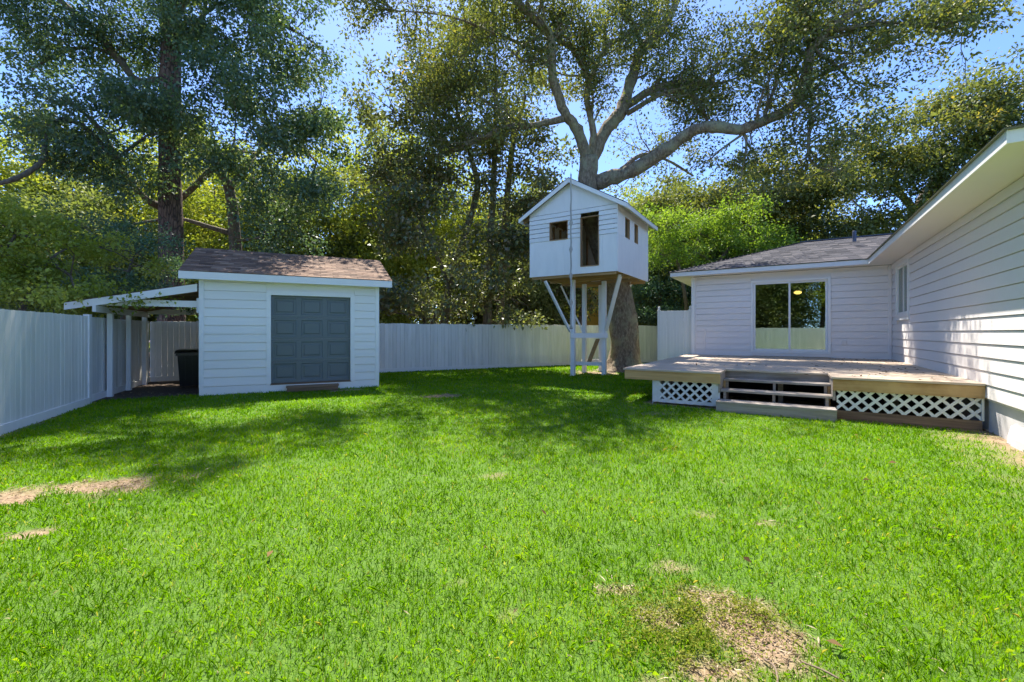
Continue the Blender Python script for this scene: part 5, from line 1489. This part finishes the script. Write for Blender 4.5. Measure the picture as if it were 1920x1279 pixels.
# --- lighter trees further back: two crowns, copied with their parts
def far_tree(label, base_px, d, mat, height=11, dens=1.0, name='broadleaf_tree'):
    x = (base_px - 960) / FPX * d
    t = Thing(name, label, 'tree', 'W', (x, d, 0), 'sunlit trees beyond the fences')
    mb = MB()
    tr = catmull([(x, d, -0.1, 0.3), (x + 0.1, d, 2, 0.24), (x - 0.1, d, 5, 0.18), (x + 0.1, d, height * 0.85, 0.05)], 5)
    mb.tube([Vector(p[:3]) for p in tr], [p[3] for p in tr], 9, 0.05)
    nodes = [p[:3] for p in tr]
    t.part('trunk', mb, M['bark_dark'], smooth=True)
    k = int(400 * dens)
    v = unit(rng.normal(size=(k, 3))) * (rng.random(k) ** 0.4)[:, None]
    c = np.array([x, d, height * 0.53]) + v * np.array([height * 0.33, height * 0.33, height * 0.47])
    c[:, :2] += (fbm(c[:, 2] * 0.7, c[:, 0] * 0.5, 5)[:, None] - 0.5) * 1.6
    mb = MB()
    twigs_to(mb, c, nodes, 0.35)
    t.part('branches', mb, M['bark_dark'], kind='stuff')
    vv, tt = clump_leaves(c, 0.66, 72, 0.205, 0.25)
    crown(t, vv, tt, mat)
    return t
def copy_tree(src, label, px, d, rot, sc):
    c = src.o.copy()
    COL.objects.link(c)
    c.location = ((px - 960) / FPX * d, d, 0)
    c.rotation_euler = (0, 0, rot)
    c.scale = (sc, sc, sc * rnd.uniform(0.92, 1.08))
    c['label'] = label
    for ch in src.o.children:
        k = ch.copy()
        COL.objects.link(k)
        k.parent = c
    return c
fa = far_tree('tall pale yellow-green tree in the gap right of the evergreen oak', 665, 26, M['leaf_bright'], 14.5)
fb = far_tree('rounded soft green tree behind the shed roof ridge', 560, 25, M['leaf_far'], 10)
for src, lab, px, d, rot, sc in (
        (fa, 'yellow-green tree glowing behind the pine trunk', 330, 27, 1.0, 1.0), (fa, 'yellow-green tree at the far left edge over the shrub', 60, 24, 2.2, 0.95),
        (fb, 'soft green tree between pine and left edge', 190, 25, 0.7, 1.1), (fa, 'yellow-green tree seen through the magnolia trunks', 800, 28, 3.3, 0.9),
        (fb, 'soft green tree behind the magnolia crown', 900, 33, 4.1, 1.2), (fb, 'soft green tree directly behind the treehouse', 1120, 36, 2.6, 0.95),
        (fb, 'green tree behind the lime-green maple', 1300, 29, 5.2, 1.0), (fa, 'pale tree above the middle of the grey house roof', 1480, 30, 0.3, 0.85),
        (fb, 'soft green tree at the right edge behind the olive oak', 1850, 28, 1.9, 1.1), (fa, 'yellow-green tree behind the right side of the shed', 450, 30, 5.0, 1.05),
        (fb, 'soft green tree low behind the evergreen oak', 720, 31, 3.7, 1.0), (fa, 'tall yellow-green tree above the left end of the shed roof', 400, 23.5, 0.2, 0.75),
        (fb, 'soft green tree beyond the left fence behind the blue-green shrub', 130, 20, 4.4, 0.8), (fa, 'yellow-green tree between the lime maple and the treehouse', 1190, 33, 1.4, 0.85),
        (fb, 'soft green tree filling the gap over the treehouse roof right', 1250, 27, 2.9, 1.1), (fb, 'soft green tree seen over the left half of the grey house roof', 1400, 27, 0.9, 1.1), (fb, 'green tree just left of the treehouse behind the magnolia', 1010, 27, 5.6, 1.0)):
    copy_tree(src, lab, px, d, rot, sc)
# trees on the other side of the yard, seen as reflections in the sliding door
for lab, x, y_, rot, sc, src in (('broad green tree behind the viewer mirrored in the left door pane', -5.6, -6.0, 0.5, 0.85, fb), ('yellow-green tree behind the viewer mirrored in the right door pane', -3.6, -10.0, 2.0, 0.75, fa),
                                 ('soft green tree left of the viewer mirrored in the sliding door', -9.0, -2.0, 3.1, 0.85, fb), ('soft green tree far behind the viewer mirrored in the door', 0.5, -12.5, 4.0, 1.0, fb),
                                 ('pale green tree far behind the left fence mirrored in the door', -9.5, -10.5, 5.0, 1.2, fb)):
    c = copy_tree(src, lab, 960, 10, rot, sc)
    c.location = (x, y_, 0)
# --- woods closing the view
n = 4200
ang = rng.uniform(-1.25, 1.25, n)
dist = rng.uniform(40, 62, n)
top = 8.5 + 4.0 * vnoise(ang * 9 + 20, dist * 0.05, 61)
cent = np.stack([np.sin(ang) * dist, np.cos(ang) * dist, rng.random(n) ** 0.8 * top], 1)
vv, tt = clump_leaves(cent, 1.35, 16, 0.62, 0.2)
o = bpy.data.objects.new('woods', np_mesh('woods', vv, 4, M['leaf_far'], tt))
COL.objects.link(o)
tag(o, kind='stuff')

# ------------------------------------------------------------------ rope hanging before the treehouse
rp = W(1070.5, 333, 14.0)
mb = MB()
pts = [rp + Vector((0.02, 0.10, 0.12)), rp + Vector((0, 0.0, 0.10)), rp]
z = rp.z
while z > 1.6:
    z -= 0.12
    pts.append(Vector((rp.x + 0.008 * math.sin(z * 9), rp.y + 0.006 * math.cos(z * 7), z)))
rad = [0.025 + (0.035 if (i % 7 == 0 and i > 8) else 0) for i in range(len(pts))]
mb.tube(pts, rad, 7, 0.1)
one('climbing_rope', mb, M['rope'], 'knotted grey rope hanging from the ridge of the treehouse gable', 'rope', smooth=True)
# a few exposed roots in the bare soil patch at the front
for pts, r in (([(1.02, 1.74, 0.0), (1.10, 1.83, 0.014), (1.15, 1.93, 0.012), (1.14, 2.0, 0.0)], 0.008), ([(1.30, 1.98, 0.0), (1.36, 1.90, 0.013), (1.44, 1.80, 0.0)], 0.007)):
    mb = MB().tube([Vector(p) for p in catmull(pts, 4)], [r * 0.65] * (len(pts) * 4 - 3), 6, 0.25)
    one('tree_root', mb, M['root'], 'thin pale root snaking over the bare soil in front' if r > 0.0075 else 'short straight twig lying at the right side of the bare soil', 'root', smooth=True)

print('TRIS', sum(sum(len(p.vertices) - 2 for p in o.data.polygons) for o in SC.objects if o.type == 'MESH'))
